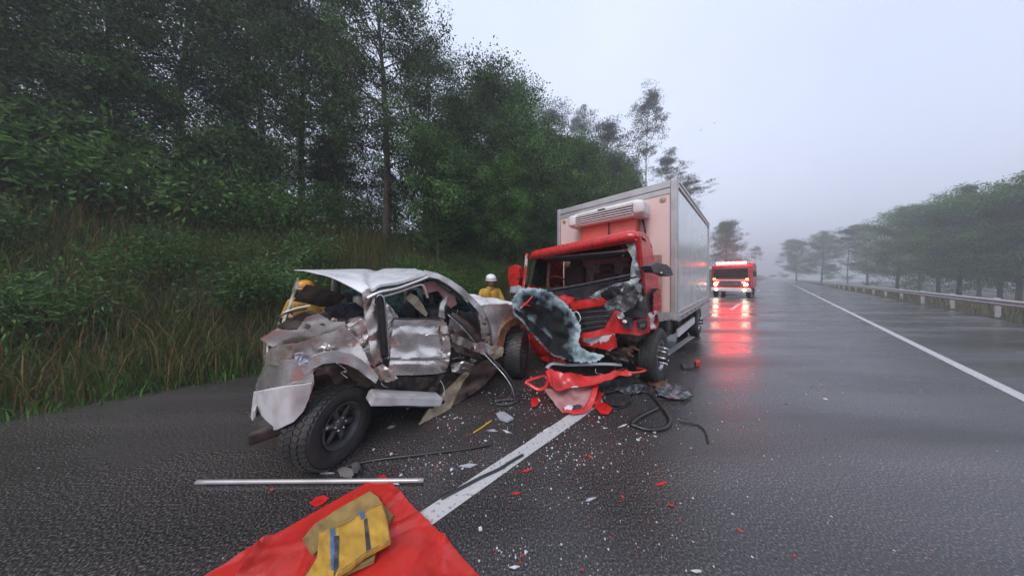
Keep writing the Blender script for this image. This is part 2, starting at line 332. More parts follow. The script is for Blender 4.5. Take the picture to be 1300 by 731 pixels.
def sheet(name, outline, fn, step, thick, m, parent=None, seed=1, jag=0.0, smooth=True, sharp=34, attr=None):
    """an irregular sheet of real thickness: 2-D outline, inner points, fn maps each to a local 3-D point"""
    rnd = random.Random(seed * 131 + 7); B = []
    for i in range(len(outline)):
        a, b = Vector(outline[i]), Vector(outline[(i + 1) % len(outline)])
        k = max(1, int((b - a).length / step))
        for q in range(k):
            p = a.lerp(b, q / k)
            if jag and q: p += Vector((rnd.uniform(-jag, jag), rnd.uniform(-jag, jag)))
            B.append(p)
    nb = len(B); poly = [(p.x, p.y) for p in B]; pts = list(B)
    x0, x1 = min(p.x for p in B), max(p.x for p in B); y0, y1 = min(p.y for p in B), max(p.y for p in B)
    nx, ny = int((x1 - x0) / step) + 1, int((y1 - y0) / step) + 1
    for i in range(nx + 1):
        for j in range(ny + 1):
            p = Vector((x0 + (i + (0.5 if j % 2 else 0)) * step + rnd.uniform(-.2, .2) * step, y0 + j * step + rnd.uniform(-.2, .2) * step))
            if inside((p.x, p.y), poly) and min((p - b).length for b in B) > step * 0.5: pts.append(p)
    ov, oe, of, _, _, _ = delaunay_2d_cdt(pts, [(i, (i + 1) % nb) for i in range(nb)], [], 1, 1e-5)
    top = [Vector(fn(v.x, v.y)) for v in ov]
    n = len(top); th = Vector(thick)
    V = top + [v + th for v in top]
    Fc = [tuple(f) for f in of] + [tuple(n + i for i in reversed(f)) for f in of]
    cnt = {}
    for f in of:
        for i in range(len(f)):
            e = (f[i], f[(i + 1) % len(f)]); cnt[e] = 1
    for (a, b) in cnt:
        if (b, a) not in cnt: Fc.append((b, a, n + a, n + b))
    o = mesh(name, V, Fc, m, parent, smooth)
    if attr:
        at_ = o.data.attributes.new('edge', 'FLOAT', 'POINT'); at_.data.foreach_set('value', [attr(v.x, v.y) for v in ov] * 2)
    if smooth: o.data.set_sharp_from_angle(angle=math.radians(sharp))
    return o
# ------------------------------------------------------------------ the setting
RD = Vector((0.7757, 0.6312, 0)); ND = Vector((-0.6312, 0.7757, 0))     # along the road, to the left of it
def rn(r, n, z=0.0): return RD * r + ND * n + Vector((0, 0, z))
PROF = [(-500, -6), (-40, -3.0), (-12, -0.9), (-7.2, -0.12), (-5.5, -0.05), (5.75, -0.05), (6.5, 0.22), (8, 1.25), (10.3, 2.85), (14, 4.3), (20, 5.3), (45, 6.5), (500, 9)]
def bank(r, n):
    for (a, za), (b, zb) in zip(PROF, PROF[1:]):
        if a <= n <= b: z = za + (zb - za) * (n - a) / (b - a); break
    else: z = 0
    k = min(1, max(0, (abs(n) - 6.3) / 2.0))
    return z + k * (0.45 * noise.noise(Vector((r * .25, n * .25, 1))) + 0.18 * noise.noise(Vector((r * .9, n * .9, 4))))
def axis_samples(lo, hi, near, step, far):
    out = [lo]; x = lo
    while x < hi:
        d = 0 if near[0] <= x <= near[1] else min(abs(x - near[0]), abs(x - near[1]))
        x += step + d * far; out.append(min(x, hi))
    return out
rs = axis_samples(-260, 480, (-16, 40), 0.7, 0.25); ns = axis_samples(-430, 430, (5.75, 24), 0.6, 0.3)
ns = sorted([n for n in ns if not (-6 < n < 6.4)] + [-7.2, -5.6, -5.5, 5.7, 5.85, 6.1])
V = [rn(r, n, bank(r, n)) for r in rs for n in ns]; L = len(ns)
tag(mesh('ground', V, [(i * L + j, (i + 1) * L + j, (i + 1) * L + j + 1, i * L + j + 1) for i in range(len(rs) - 1) for j in range(L - 1)], M['soil'], smooth=True), kind='structure')
# carriageway with an uneven left edge
rr = axis_samples(-200, 460, (-12, 40), 0.35, 0.2); V, Fc = [], []
for r in rr:
    e = 5.85 + 0.10 * noise.noise(Vector((r * 1.7, 0, 0))) + 0.06 * noise.noise(Vector((r * 5.1, 3, 0)))
    V += [rn(r, e, -0.06), rn(r, e, 0), rn(r, 2.0, 0), rn(r, -2.0, 0), rn(r, -5.6, 0), rn(r, -5.6, -0.08)]
for i in range(len(rr) - 1):
    for j in range(5): Fc.append((i * 6 + j, i * 6 + j + 1, i * 6 + 7 + j, i * 6 + 6 + j))
tag(mesh('road', V, Fc, M['asphalt']), kind='structure')
def stripe(name, r0, r1, n0, n1):
    V, Fc = [], []; k = max(2, int((r1 - r0) / 0.25)); k = min(k, 240)
    for i in range(k + 1):
        r = r0 + (r1 - r0) * i / k; w = 0.006 * noise.noise(Vector((r * 6, n0, 0)))
        V += [rn(r, n0 + w, 0.004), rn(r, n1 - w, 0.004)]
        if i: Fc.append((2 * i - 2, 2 * i - 1, 2 * i + 1, 2 * i))
    return tag(mesh(name, V, Fc, M['line']), kind='structure')
stripe('lane_line', -3, 8.0, 1.50, 1.635)
for k in range(3): stripe('lane_line', 16 + 12 * k, 20 + 12 * k, 1.50, 1.635)
stripe('edge_line', -60, 240, -2.25, -2.12)

# ---- trees
def leaves(cent, L, W, seed, droop=0.3):
    rg = np.random.default_rng(seed); n = len(cent)
    d = rg.normal(size=(n, 3)); d[:, 2] -= droop; d /= np.linalg.norm(d, axis=1)[:, None]
    q = rg.normal(size=(n, 3)); s = np.cross(d, q); s /= np.linalg.norm(s, axis=1)[:, None] + 1e-9
    ln = L * rg.uniform(0.6, 1.35, (n, 1)); wd = W * rg.uniform(0.6, 1.3, (n, 1))
    up = np.cross(s, d) * wd * 0.35
    V = np.stack([cent, cent + d * ln * 0.45 + s * wd + up, cent + d * ln, cent + d * ln * 0.45 - s * wd + up], 1).reshape(-1, 3)
    return V, np.arange(4 * n).reshape(-1, 4)
def np_mesh(name, V, Q, m, parent=None, tone=None):
    me = bpy.data.meshes.new(name); n = len(V); k = len(Q); w = Q.shape[1]
    me.vertices.add(n); me.vertices.foreach_set('co', V.astype(np.float32).ravel())
    me.loops.add(k * w); me.loops.foreach_set('vertex_index', Q.astype(np.int32).ravel())
    me.polygons.add(k); me.polygons.foreach_set('loop_start', np.arange(0, k * w, w, dtype=np.int32))
    try: me.polygons.foreach_set('loop_total', np.full(k, w, dtype=np.int32))
    except Exception: pass
    me.materials.append(m); me.update(calc_edges=True); me.validate()
    ta = me.attributes.new('tone', 'FLOAT', 'POINT'); ta.data.foreach_set('value', (np.full(len(V), 0.5) if tone is None else tone).astype(np.float32))
    return link(bpy.data.objects.new(name, me), parent)
def make_tree(name, H, R, c0, seed, leafm, barkm, nb=24, clumps=8, per=42, L=0.16, W=0.04, kind='broad', r0=None, sig=0.34, lean=0.0):
    rg = random.Random(seed); g = np.random.default_rng(seed)
    root = empty(name); TV, TF = [], []
    def addtube(pts, r):
        v, f = tube_geo(pts, r, 7 if r[0] > 0.05 else 5); o = len(TV); TV.extend(v); TF.extend([tuple(i + o for i in q) for q in f])
    r0 = r0 or H * 0.016
    ph = rg.uniform(0, 6)
    def trunk(t): return Vector((0.03 * H * math.sin(t * 3 + ph) * t + lean * t * H, 0.03 * H * math.cos(t * 2.3 + ph) * t, t * H))
    K = 14; addtube([trunk(i / K) + Vector((0, 0, -0.3 if i == 0 else 0)) for i in range(K + 1)], [max(0.012, r0 * (1.15 if i == 0 else 1) * (1 - 0.93 * i / K)) for i in range(K + 1)])
    C = []; TN = []
    for b in range(nb):
        t = c0 + (1 - c0) * ((b + rg.random()) / nb) ** (0.85 if kind != 'euc' else 0.6)
        az = b * 2.4 + rg.uniform(-.5, .5); tt = (t - c0) / (1 - c0)
        if kind == 'tall': env = R * (0.45 + 0.75 * math.sin(math.pi * min(1, tt * 0.9 + 0.12))) * rg.uniform(0.55, 1.1); el = 0.55 - 0.35 * (1 - tt) + rg.uniform(-.2, .3)
        elif kind == 'euc': env = R * rg.uniform(0.35, 1.0) * (0.5 + 0.7 * math.sin(math.pi * min(1, tt * 0.8 + .2))); el = 0.75 + rg.uniform(-.2, .4)
        else: env = R * math.sqrt(max(0.10, 1 - (tt * 1.02 - 0.25) ** 2 / 0.75)) * rg.uniform(0.6, 1.05); el = 0.35 + 0.6 * tt + rg.uniform(-.35, .3)
        d = Vector((math.cos(az) * math.cos(el), math.sin(az) * math.cos(el), math.sin(el)))
        s = trunk(t * 0.93); pts = [s]
        for k in range(1, 5):
            pts.append(s + d * env * k / 4 + Vector((rg.uniform(-.12, .12), rg.uniform(-.12, .12), rg.uniform(-.08, .1) - (0.05 * k * k * 0.12 if kind == 'tall' else 0))) * env * 0.5)
        rb = max(0.012, r0 * 0.30 * (1 - 0.6 * t)); addtube(pts, [rb, rb * .75, rb * .55, rb * .35, rb * .15])
        for c in range(clumps):
            u = (1.0 if c == 0 else (0.84 if c == 1 else rg.uniform(0.35, 1.0))) if kind != 'euc' else rg.uniform(0.72, 1.08)
            i = min(3, int(u * 4)); p = pts[i].lerp(pts[i + 1], min(1.2, u * 4 - i))
            side = Vector((rg.gauss(0, 1), rg.gauss(0, 1), rg.gauss(0.1, .7))) * env * (0.20 if kind != 'euc' else 0.24)
            q = p + side
            if side.length > 0.25: addtube([p, p.lerp(q, .6) + Vector((0, 0, .05)), q], [rb * .35, rb * .2, 0.006])
            sg = sig * rg.uniform(0.6, 1.25)
            k = int(per * rg.uniform(.6, 1.3)); bl = g.normal(size=(k, 3)); bl /= np.linalg.norm(bl, axis=1)[:, None]; bl *= (g.random((k, 1)) ** 0.45) * 1.75
            if kind == 'euc': bl[:, 2] = np.abs(bl[:, 2]) * 0.75 - 0.25
            TN.append(np.full(k * 4, rg.random() ** 1.4))
            C.append(np.array(q) + bl * np.array([sg, sg, sg * 0.66]))
    V, Q = leaves(np.concatenate(C), L, W, seed + 5, 0.5 if kind != 'broad' else 0.2)
    np_mesh('crown', V, Q, leafm, root, np.concatenate(TN))
    mesh('trunk', TV, TF, barkm, root, True)
    return root
def put(root, px, Y, topy, H):
    """stand a tree where the sight line through column px has depth Y, scaled so its top meets row topy"""
    x = (px - CX) / F * Y; r = x * RD.x + Y * RD.y; n = x * ND.x + Y * ND.y; zb = bank(r, n) - 0.1
    s = (EYE + (HY - topy) / F * Y - zb) / H
    root.location = (x, Y, zb); root.scale = (s, s, s); return root

t = put(make_tree('pine_tree', 12.5, 2.9, 0.27, 3, M['leafdark'], M['bark'], 48, 10, 85, 0.11, 0.024, 'tall', 0.17, 0.28), 490, 9.2, -55, 12.5)
tag(t, 'tall dark tree with a bare lower trunk rising above the grassy bank', 'tree')
t = put(make_tree('leafy_tree', 4.8, 2.0, 0.30, 11, M['leafbright'], M['palebark'], 28, 9, 90, 0.10, 0.026, 'broad', 0.06, 0.26), 556, 9.8, 186, 4.8)
tag(t, 'small pale green leafy tree beside the tall bare trunk', 'tree')
protoB = []
for k, sd in enumerate((21, 22, 23)):
    protoB.append(make_tree('broadleaf_tree', 10.0, 3.1, 0.12, sd, M[('leafdark', 'leafmid', 'leafbright')[k]], M['bark'], 46, 10, 78, 0.125, 0.036, 'broad', 0.14, 0.40))
protoE = [make_tree('eucalyptus_tree', 16.0, 3.2, 0.50, 31 + k, M['leafeuc'], M['palebark'], 24, 7, 62, 0.17, 0.036, 'euc', 0.15, 0.46) for k in range(2)]
protoT = make_tree('slender_tree', 12.0, 2.9, 0.09, 41, M['leafdark'], M['bark'], 48, 10, 66, 0.12, 0.028, 'tall', 0.13, 0.32)
used = set()
def inst(p):
    if p.name not in used: used.add(p.name); return p
    return copy_tree(p)
GW, GB = 'trees of the roadside wood', 'trees standing behind the bank'
i = 0
for px, Y, ty in ((622, 13.5, 108), (585, 12.5, 132), (655, 14.5, 122), (690, 16, 172), (722, 17.5, 178), (752, 20, 190), (782, 23, 203), (640, 11.5, 205), (572, 11, 190), (665, 13, 225), (710, 15, 235), (745, 18, 250), (800, 26, 226)):
    t = put(inst(protoB[i % 3]), px, Y, ty, 10.0); t.rotation_euler.z = i * 1.9; i += 1
    tag(t, ('darkest green broadleaf tree in the dense wood between car and truck', 'mid green broadleaf tree in the dense wood between car and truck', 'fresh light green broadleaf tree in the dense wood between car and truck')[(i - 1) % 3], 'tree', GW)
for px, Y, ty in ((384, 9.6, -70), (430, 13, 30), (335, 8.2, -60), (540, 14, 60), (300, 8.4, -90), (230, 7.2, -80), (150, 6.6, -110), (70, 6.0, -120), (0, 5.6, -140), (-60, 5.6, -120)):
    t = put(inst(protoT), px, Y, ty, 12.0); t.rotation_euler.z = i * 1.3; i += 1
    tag(t, {384: 'dark slender tree on the bank straight behind the amber-helmeted person', 430: 'dark slender tree standing back between the amber-helmeted person and the tall bare trunk', 540: 'dark slender tree standing back behind the small pale green tree'}.get(px, 'dark slender tree on the bank past the rear of the silver car'), 'tree', 'dark trees on the bank')
rg = random.Random(77)
for k in range(24):
    r, n = -11 + 40 * (k + rg.random()) / 24, rg.uniform(13.5, 21)
    w_ = rn(r, n); col_ = CX + F * w_.x / w_.y
    if 330 < col_ < 560 and k % 2: continue
    p = (protoB[0], protoB[1], protoT)[k % 3]; t = copy_tree(p); s = rg.uniform(0.55, 0.92) * (1 if col_ > 560 else .72)
    t.location = rn(r, n, bank(r, n) - 0.1); t.scale = (s * 1.1, s * 1.1, s); t.rotation_euler.z = rg.uniform(0, 6)
    tag(t, 'dark slender tree deep in the wood behind the front row' if k % 3 == 2 else 'dark bushy tree deep in the wood behind the front row', 'tree', GB)
for px, Y, ty, lab in ((704, 31, 138, 'hazy round-topped eucalyptus rising over the green wood'), (768, 29, 158, 'hazy eucalyptus with forked limbs behind the truck box'),
                       (822, 34, 119, 'tallest hazy eucalyptus with a thin straight trunk above the truck box'), (848, 35, 196, 'short hazy eucalyptus beside the tallest one'),
                       (735, 36, 150, 'thin bare-limbed hazy eucalyptus in the gap of the wood'), (873, 42, 226, 'low hazy eucalyptus just over the box roof edge'), (797, 33, 205, 'low hazy eucalyptus right behind the box roof')):
    t = put(inst(protoE[i % 2]), px, Y, ty, 16.0); t.rotation_euler.z = i * 2.1; i += 1
    if px == 822: t.scale = (t.scale[0] * 0.62, t.scale[1] * 0.62, t.scale[2])
    if px in (735, 848): t.scale = (t.scale[0] * 0.7, t.scale[1] * 0.7, t.scale[2])
    tag(t, lab, 'tree')
for px, Y, ty in ((921, 66, 284), (1011, 95, 306), (1043, 80, 298), (1076, 62, 290), (1101, 70, 288), (1139, 44, 270), (1167, 50, 281), (1191, 38, 262), (1217, 30, 246), (1243, 36, 268), (1269, 28, 252), (1293, 24, 232), (1321, 23, 240), (960, 110, 314)):
    t = put(inst(protoB[i % 3] if px % 2 else protoE[i % 2]), px, Y, ty, 10.0 if px % 2 else 16.0); t.rotation_euler.z = i * 2.1; i += 1
    tag(t, 'fog-paled tree beyond the guard rail across the road' if px > 1005 else ('small fog-paled tree by the road behind the fire engine' if px > 930 else 'fog-paled tree rising behind the fire engine'), 'tree', 'far trees along the road')

# ---- bank undergrowth
def make_bush(name, seed, m, H=1.3, R=0.8, n=1900, L=0.075, W=0.018):
    g = np.random.default_rng(seed); rg = random.Random(seed); root = empty(name); C = []; TV, TF = [], []
    for k in range(14):
        a = rg.uniform(0, 6.28); rr = R * math.sqrt(rg.random()); h = H * rg.uniform(.35, 1) * (1 - 0.35 * rr / R)
        tip = Vector((math.cos(a) * rr, math.sin(a) * rr, h))
        v, f = tube_geo([Vector((tip.x * .2, tip.y * .2, -.1)), Vector((tip.x * .6, tip.y * .6, h * .6)), tip], [0.014, 0.009, 0.004], 4); o = len(TV)
        TV += v; TF += [tuple(i + o for i in q) for q in f]
        for u in (0.55, 0.8, 1.0):
            C.append(np.array(tip) * u + g.normal(size=(n // 42, 3)) * np.array([.17, .17, .14]))
    V, Q = leaves(np.concatenate(C), L, W, seed, 0.3); np_mesh('foliage', V, Q, m, root); mesh('stem', TV, TF, M['bark'], root, True)
    return root
bushes = [make_bush('bush', 51, M['leafmid']), make_bush('bush', 52, M['leafbright'], 1.5, 0.7, 1500, 0.10, 0.012), make_bush('bush', 53, M['leafdark'], 1.6, 1.0, 2300, 0.085, 0.024)]
for k in range(120):
    r = -9 + 34 * (k + rg.random()) / 120; n = rg.choice((7.6, 8.8, 10.4, 11.8, 13)) + rg.uniform(-.5, .5)
    w_ = rn(r, n); col_ = CX + F * w_.x / w_.y
    if w_.y < 10.5 and n > 8.2 and 462 < col_ < 520: continue      # the tall tree stands clear of the bushes
    b = inst(bushes[k % 3]); b.location = rn(r, n, bank(r, n) - 0.05); s = rg.uniform(0.6, 1.1) * (1 if n < 9.5 else 1.9); b.scale = (s, s, s * rg.uniform(.8, 1.2)); b.rotation_euler.z = rg.uniform(0, 6)
    tag(b, ('mid green wild bush with small leaves on the bank', 'pale green upright bush with narrow leaves on the bank', 'dark green spreading bush with broad leaves on the bank')[k % 3], 'bush', 'wild bushes on the bank')
def blades(n, rlo, rhi, nlo, nhi, hlo, hhi, seed, power=1.0):
    g = np.random.default_rng(seed)
    r = rlo + (rhi - rlo) * g.random(n) ** power; nn = nlo + (nhi - nlo) * g.random(n) ** 1.1
    z = np.array([bank(a, b) for a, b in zip(r, nn)])
    base = np.outer(r, np.array(RD)) + np.outer(nn, np.array(ND)); base[:, 2] = z - 0.03
    cl = np.array([0.55 + 0.75 * (0.5 + 0.5 * noise.noise(Vector((a * 1.1, b * 1.1, 9)))) for a, b in zip(r, nn)])
    h = g.uniform(hlo, hhi, n) * cl; az = g.uniform(0, 6.283, n); ln = g.uniform(0.15, 0.75, n) * h; w = g.uniform(0.004, 0.010, n)
    d = np.stack([np.cos(az), np.sin(az), 0 * az], 1); s = np.stack([-np.sin(az), np.cos(az), 0 * az], 1)
    up = np.array([0, 0, 1.0])
    p1 = base + d * (ln * .3)[:, None] + up * (h * .62)[:, None]; p2 = base + d * ln[:, None] + up * (h * (0.93))[:, None]
    sw = s * w[:, None]
    V = np.stack([base - sw, base + sw, p1 + sw * .8, p1 - sw * .8, p2 + sw * .12, p2 - sw * .12], 1).reshape(-1, 3)
    k = np.arange(n)[:, None] * 6
    return V, np.concatenate([k + np.array([0, 1, 2, 3]), k + np.array([3, 2, 4, 5])], 0)
V, Q = blades(80000, -9, 30, 5.78, 13, 0.22, 0.95, 5, 1.2)
tag(np_mesh('tall_grass', V, Q, M['grass']), 'tall rank brownish grass covering the roadside bank', 'grass', kind='stuff')
V, Q = blades(9000, 3, 70, -12, -5.7, 0.2, 0.7, 6, 1.2)
tag(np_mesh('verge_grass', V, Q, M['grass']), 'low grass on the verge by the guard rail', 'grass', kind='stuff')

V, Q = blades(16000, -9, 24, 5.70, 6.7, 0.05, 0.28, 15, 1.2)
tag(np_mesh('short_weeds', V, Q, M['leafmid']), 'short green weeds along the broken edge of the asphalt', 'weeds', kind='stuff')
# ---- guard rail on the far verge
gr = empty('guard_rail', rn(3, -6.1)); gr.rotation_euler.z = math.atan2(RD.y, RD.x)
tag(gr, 'galvanised guard rail along the far verge of the road', 'guard rail')
prof = [(0.0, 0.45), (0.05, 0.50), (0.05, 0.55), (0.0, 0.60), (0.05, 0.65), (0.05, 0.70), (0.0, 0.75)]
for k in range(20):
    x0, x1 = k * 4.0, k * 4.0 + 3.99; V = []
    for x in (x0, x1): V += [(x, y, z) for y, z in prof] + [(x, y - 0.006, z) for y, z in prof]
    Fc = [(i, i + 1, 15 + i, 14 + i) for i in range(6)] + [(7 + i, 21 + i, 22 + i, 8 + i) for i in range(6)] + [(0, 14, 21, 7), (6, 13, 27, 20)]
    mesh('beam', V, Fc, M['alu'], gr)
    box('post', (x0 - .05, -0.16, -0.4), (x0 + .05, -0.03, 0.78), M['alu'], gr, 0.008)
# ------------------------------------------------------------------ wheels
def make_wheel(parent, loc, axis_rz, R, Wd, rimR, tilt=0.0, style='suv', squash=0.0, inner=False):
    """tyre (with moulded lugs), rim, nuts; the face looks along local +Y turned by axis_rz"""
    w = empty('wheel', loc, axis_rz, parent); w.rotation_euler = (tilt, 0, axis_rz)
    h = Wd / 2
    prof = [(rimR, -h * .80), (rimR + .02, -h * .92), (R * .80, -h), (R * .93, -h * .97), (R * .985, -h * .80), (R, -h * .4), (R, h * .4), (R * .985, h * .80), (R * .93, h * .97), (R * .80, h), (rimR + .02, h * .92), (rimR, h * .80), (rimR - .02, 0)]
    V, Fc = lathe_geo(prof + [prof[0]], 56)
    bm = bmesh.new(); bv = [bm.verts.new(v) for v in V]
    for f in Fc: bm.faces.new([bv[i] for i in f])
    if style == 'suv':
        for k in range(44):
            a = 2 * math.pi * k / 44
            for j, y in enumerate((-.76, -.27, .22, .72)):
                aa = a + (0.07 if j % 2 else 0); rot = Matrix.Rotation(-aa, 3, 'Y') @ Matrix.Rotation(0.35 * (1 if j % 2 else -1), 3, 'X')
                rad = R * (0.985 if abs(y) > .5 else 1.0)
                add_box(bm, (math.cos(aa) * rad, y * h, math.sin(aa) * rad), (0.016, h * 0.42, R * 0.105), rot, 1.0)
    else:
        for y in (-.62, -.22, .2, .6):
            for k in range(48):
                a = 2 * math.pi * k / 48; rot = Matrix.Rotation(-a, 3, 'Y')
                add_box(bm, (math.cos(a) * R, y * h, math.sin(a) * R), (0.02, h * 0.30, R * 0.128), rot)
    if squash:
        for v in bm.verts:
            if v.co.z < -R + squash: k = (-R + squash - v.co.z); v.co.z += k * 0.85; v.co.y *= 1 + k * 2.2
    frombm('tyre', bm, M['rubber'], w, True).data.set_sharp_from_angle(angle=math.radians(40))
    y = h * .55
    lathe('rim', [(rimR + .005, h * .9), (rimR - .012, h * .92), (rimR - .03, h * .6), (rimR - .035, -h * .7), (rimR, -h * .8)], M['steel'] if style == 'truck' else M['grille'], w, 48)
    if style == 'suv':
        lathe('hub', [(0.0, y + .02), (0.045, y + .02), (0.06, y), (0.065, y - .06)], M['grille'], w, 20)
        for k in range(6):
            a = k * math.pi / 3 + .3; rot = Matrix.Rotation(-a, 3, 'Y'); bm = bmesh.new()
            add_box(bm, (math.cos(a) * rimR * .56, y - .01, math.sin(a) * rimR * .56), (rimR * .84, .035, .05), rot)
            bmesh.ops.bevel(bm, geom=bm.edges[:], offset=.01, segments=2, affect='EDGES')
            frombm('spoke', bm, M['grille'] if k else M['steel'], w, True)
        lathe('brake_disc', [(0.0, y - .09), (rimR * .75, y - .09), (rimR * .75, y - .12)], M['grime'], w, 30)
        for k in range(6):
            a = k * math.pi / 3; lathe('wheel_nut', [(0, y + .028), (.010, y + .026), (.012, y - .01)], M['steel'], w, 8, loc=(math.cos(a) * .05, 0, math.sin(a) * .05))
    else:
        lathe('hub', [(0.0, h + .07), (.07, h + .07), (.09, h + .05), (.10, h - .01), (.15, h - .03), (rimR * .72, h - .05), (rimR * .98, h - .09)], M['grime'], w, 32)
        for k in range(8):
            a = k * math.pi / 4; lathe('wheel_nut', [(0, h + .075), (.016, h + .07), (.019, h + .03), (.019, h - .04)], M['steel'], w, 8, loc=(math.cos(a) * .125, 0, math.sin(a) * .125))
    return w

# ------------------------------------------------------------------ crushed silver car
SO, SZ = Vector((-1.62, 2.02, 0)), math.radians(44.67)
suv = tag(empty('crushed_car', SO, SZ), 'crushed silver off-road car with torn doors and its roof caved in', 'car')
def S(px, py, lat=0.0): return on_plane(SO, SZ, px, py, 1, lat)
def spanel(name, out, lat, amp, seed, m, s=28, step=4, th=0.012, jag=0.6, parent=None, grad=(0, 0), ax=1.0, sharp=30, fine=None, wrap=0.0):
    fine = (.35 if m in (M['silver'], M['silver_dirty'], M['brown_metal']) else 1.0) if fine is None else fine
    cx = sum(p[0] for p in out) / len(out); cy = sum(p[1] for p in out) / len(out)
    fn = lambda a, b: S(a, b, lat + grad[0] * (a - cx) / 100 + grad[1] * (b - cy) / 100 + wrap * max(0, (374 - a) / 50) ** 2 + amp * crum(a * ax, b, seed, s, fine))
    return sheet(name, out, fn, step, (0, th, 0), m, parent or suv, seed, jag, True, sharp)
# roof, tilted towards the verge side, buckled
def roof_pt(u, v):
    near = [(462, 373), (471, 364), (505, 359), (546, 347)]; k = min(2.9999, u * 3); i = int(k)
    a = Vector(S(*near[i])).lerp(Vector(S(*near[i + 1])), k - i)
    b = Vector((-0.30 + 1.45 * u, 1.18, 1.80 + 0.05 * u))
    p = a.lerp(b, v)
    p.z += 0.016 * crum(u * 100, v * 80, 3, 50) * min(1, v * 3 + .15) + 0.05 * math.sin(v * math.pi) * (1 - u) - 0.035 * math.exp(-((u - .35 - .25 * v) / .05) ** 2)
    return p
V, Fc = [], []; A, B = 44, 26
for i in range(A + 1):
    for j in range(B + 1): V.append(roof_pt(i / A, j / B))
n0 = len(V); V += [v - Vector((0, 0, 0.014)) for v in V]
for i in range(A):
    for j in range(B):
        q = (i * (B + 1) + j, (i + 1) * (B + 1) + j, (i + 1) * (B + 1) + j + 1, i * (B + 1) + j + 1)
        Fc += [q, tuple(n0 + k for k in reversed(q))]
for i in range(A):
    for j in (0, B): a, b = i * (B + 1) + j, (i + 1) * (B + 1) + j; Fc.append((a, b, n0 + b, n0 + a))
for j in range(B):
    for i in (0, A): a, b = i * (B + 1) + j, i * (B + 1) + j + 1; Fc.append((a, b, n0 + b, n0 + a))
rf = mesh('roof', V, Fc, M['roofwhite'], suv, True); rf['label'] = 'buckled pale roof panel'
tube('roof_rail', [S(466, 379, -.01), S(482, 371, -.02), S(505, 366, -.01), S(530, 357, 0), S(547, 350, 0.02)], 0.028, M['silver'], suv, 8, flat=0.7)
tube('drip_channel', [S(470, 371, -.02), S(500, 363.5, -.02), S(520, 359, -.01), S(545, 350, 0)], 0.007, M['seal'], suv, 6)
# pillars
spanel('a_pillar', [(540, 343), (556, 347), (572, 355), (588, 366), (600, 377), (612, 389), (622, 402), (614, 404), (604, 392), (596, 383), (584, 373), (570, 362), (556, 354), (542, 351)], -0.01, 0.012, 4, M['silver'], 30, 3, 0.05, 0.2)
tube('pillar_seal', [S(548, 354, .02), S(568, 364, .02), S(584, 376, .02), S(598, 391, .02), S(606, 408, .03), S(610, 430, .03)], 0.012, M['seal'], suv, 6)
spanel('hinge_pillar', [(604, 388), (613, 390), (622, 402), (627, 418), (629, 436), (624, 443), (616, 440), (611, 425), (609, 408)], 0.03, 0.02, 5, M['silver_dirty'], 14, 3, 0.04)
for (a, b) in ((616, 411), (620, 424), (618, 434)): lathe('bolt_hole', [(0, -.01), (.018, -.01), (.02, .01)], M['dark'], suv, 10, loc=S(a, b, -.0))
spanel('rear_pillar', [(460, 372), (469, 366), (475, 374), (477, 395), (482, 420), (484, 446), (486, 460), (476, 462), (470, 448), (467, 425), (463, 400)], 0.0, 0.035, 6, M['silver_dirty'], 16, 3, 0.03)
spanel('centre_pillar', [(557, 402), (559, 386), (563, 380), (568, 375), (567, 382), (564, 390), (565, 405)], 0.02, 0.02, 7, M['silver'], 12, 2.5, 0.03, 0.3)
# door seal torn out of the rear frame
tube('door_seal', [S(479, 379, -.03), S(483, 376, -.04), S(487, 381, -.05), S(489, 400, -.06), S(491, 425, -.06), S(493, 450, -.05), S(486, 455, -.04), S(483, 440, -.04), S(481, 415, -.04), S(480, 395, -.03)], 0.010, M['seal'], suv, 6, closed=True)
spanel('seal_web', [(481, 382), (486, 381), (489, 405), (491, 430), (492, 450), (486, 452), (483, 430), (481, 405)], -0.035, 0.006, 8, M['dark'], 12, 3, 0.006, 0.1)
tube('seal_trim', [S(478, 378, -.05), S(482, 374.5, -.06), S(487.5, 379, -.07), S(490.5, 402, -.075), S(492.5, 428, -.075), S(494.5, 452, -.07)], 0.007, M['steel'], suv, 6)
# rear quarter
qp = spanel('quarter_panel', [(376, 436), (392, 431), (408, 426), (424, 421), (438, 414), (446, 420), (454, 432), (462, 446), (470, 462), (474, 474), (462, 466), (446, 455), (424, 448), (402, 450), (388, 458), (376, 460), (352, 464), (338, 462), (334, 452), (344, 442), (356, 438)], -0.01, 0.075, 9, M['silver_dirty'], 44, 2.6, 0.014, ax=.6, wrap=.45)
spanel('quarter_top', [(440, 412), (452, 406), (464, 404), (470, 425), (474, 448), (478, 468), (470, 462), (460, 442), (450, 426)], 0.03, 0.05, 10, M['silver_dirty'], 14, 2.4, 0.014)
spanel('arch_flare', [(384, 470), (388, 460), (398, 452), (412, 447), (430, 446), (446, 449), (460, 457), (472, 467), (481, 478), (477, 487), (468, 480), (456, 470), (442, 463), (426, 460), (410, 462), (397, 468), (388, 476)], -0.07, 0.018, 11, M['silver'], 26, 3, 0.05, 0.2)
spanel('inner_arch', [(386, 474), (397, 464), (425, 456), (446, 460), (470, 476), (478, 492), (470, 500), (440, 500), (400, 500), (384, 500)], 0.22, 0.06, 12, M['brown_metal'], 20, 5, 0.014)
spanel('crushed_panel', [(376, 419), (390, 402), (404, 397), (422, 408), (438, 408), (440, 415), (410, 425), (376, 434), (345, 440), (330, 430), (350, 418)], 0.10, 0.045, 13, M['silver_dirty'], 34, 2.4, 0.008, 0.8, ax=.5)
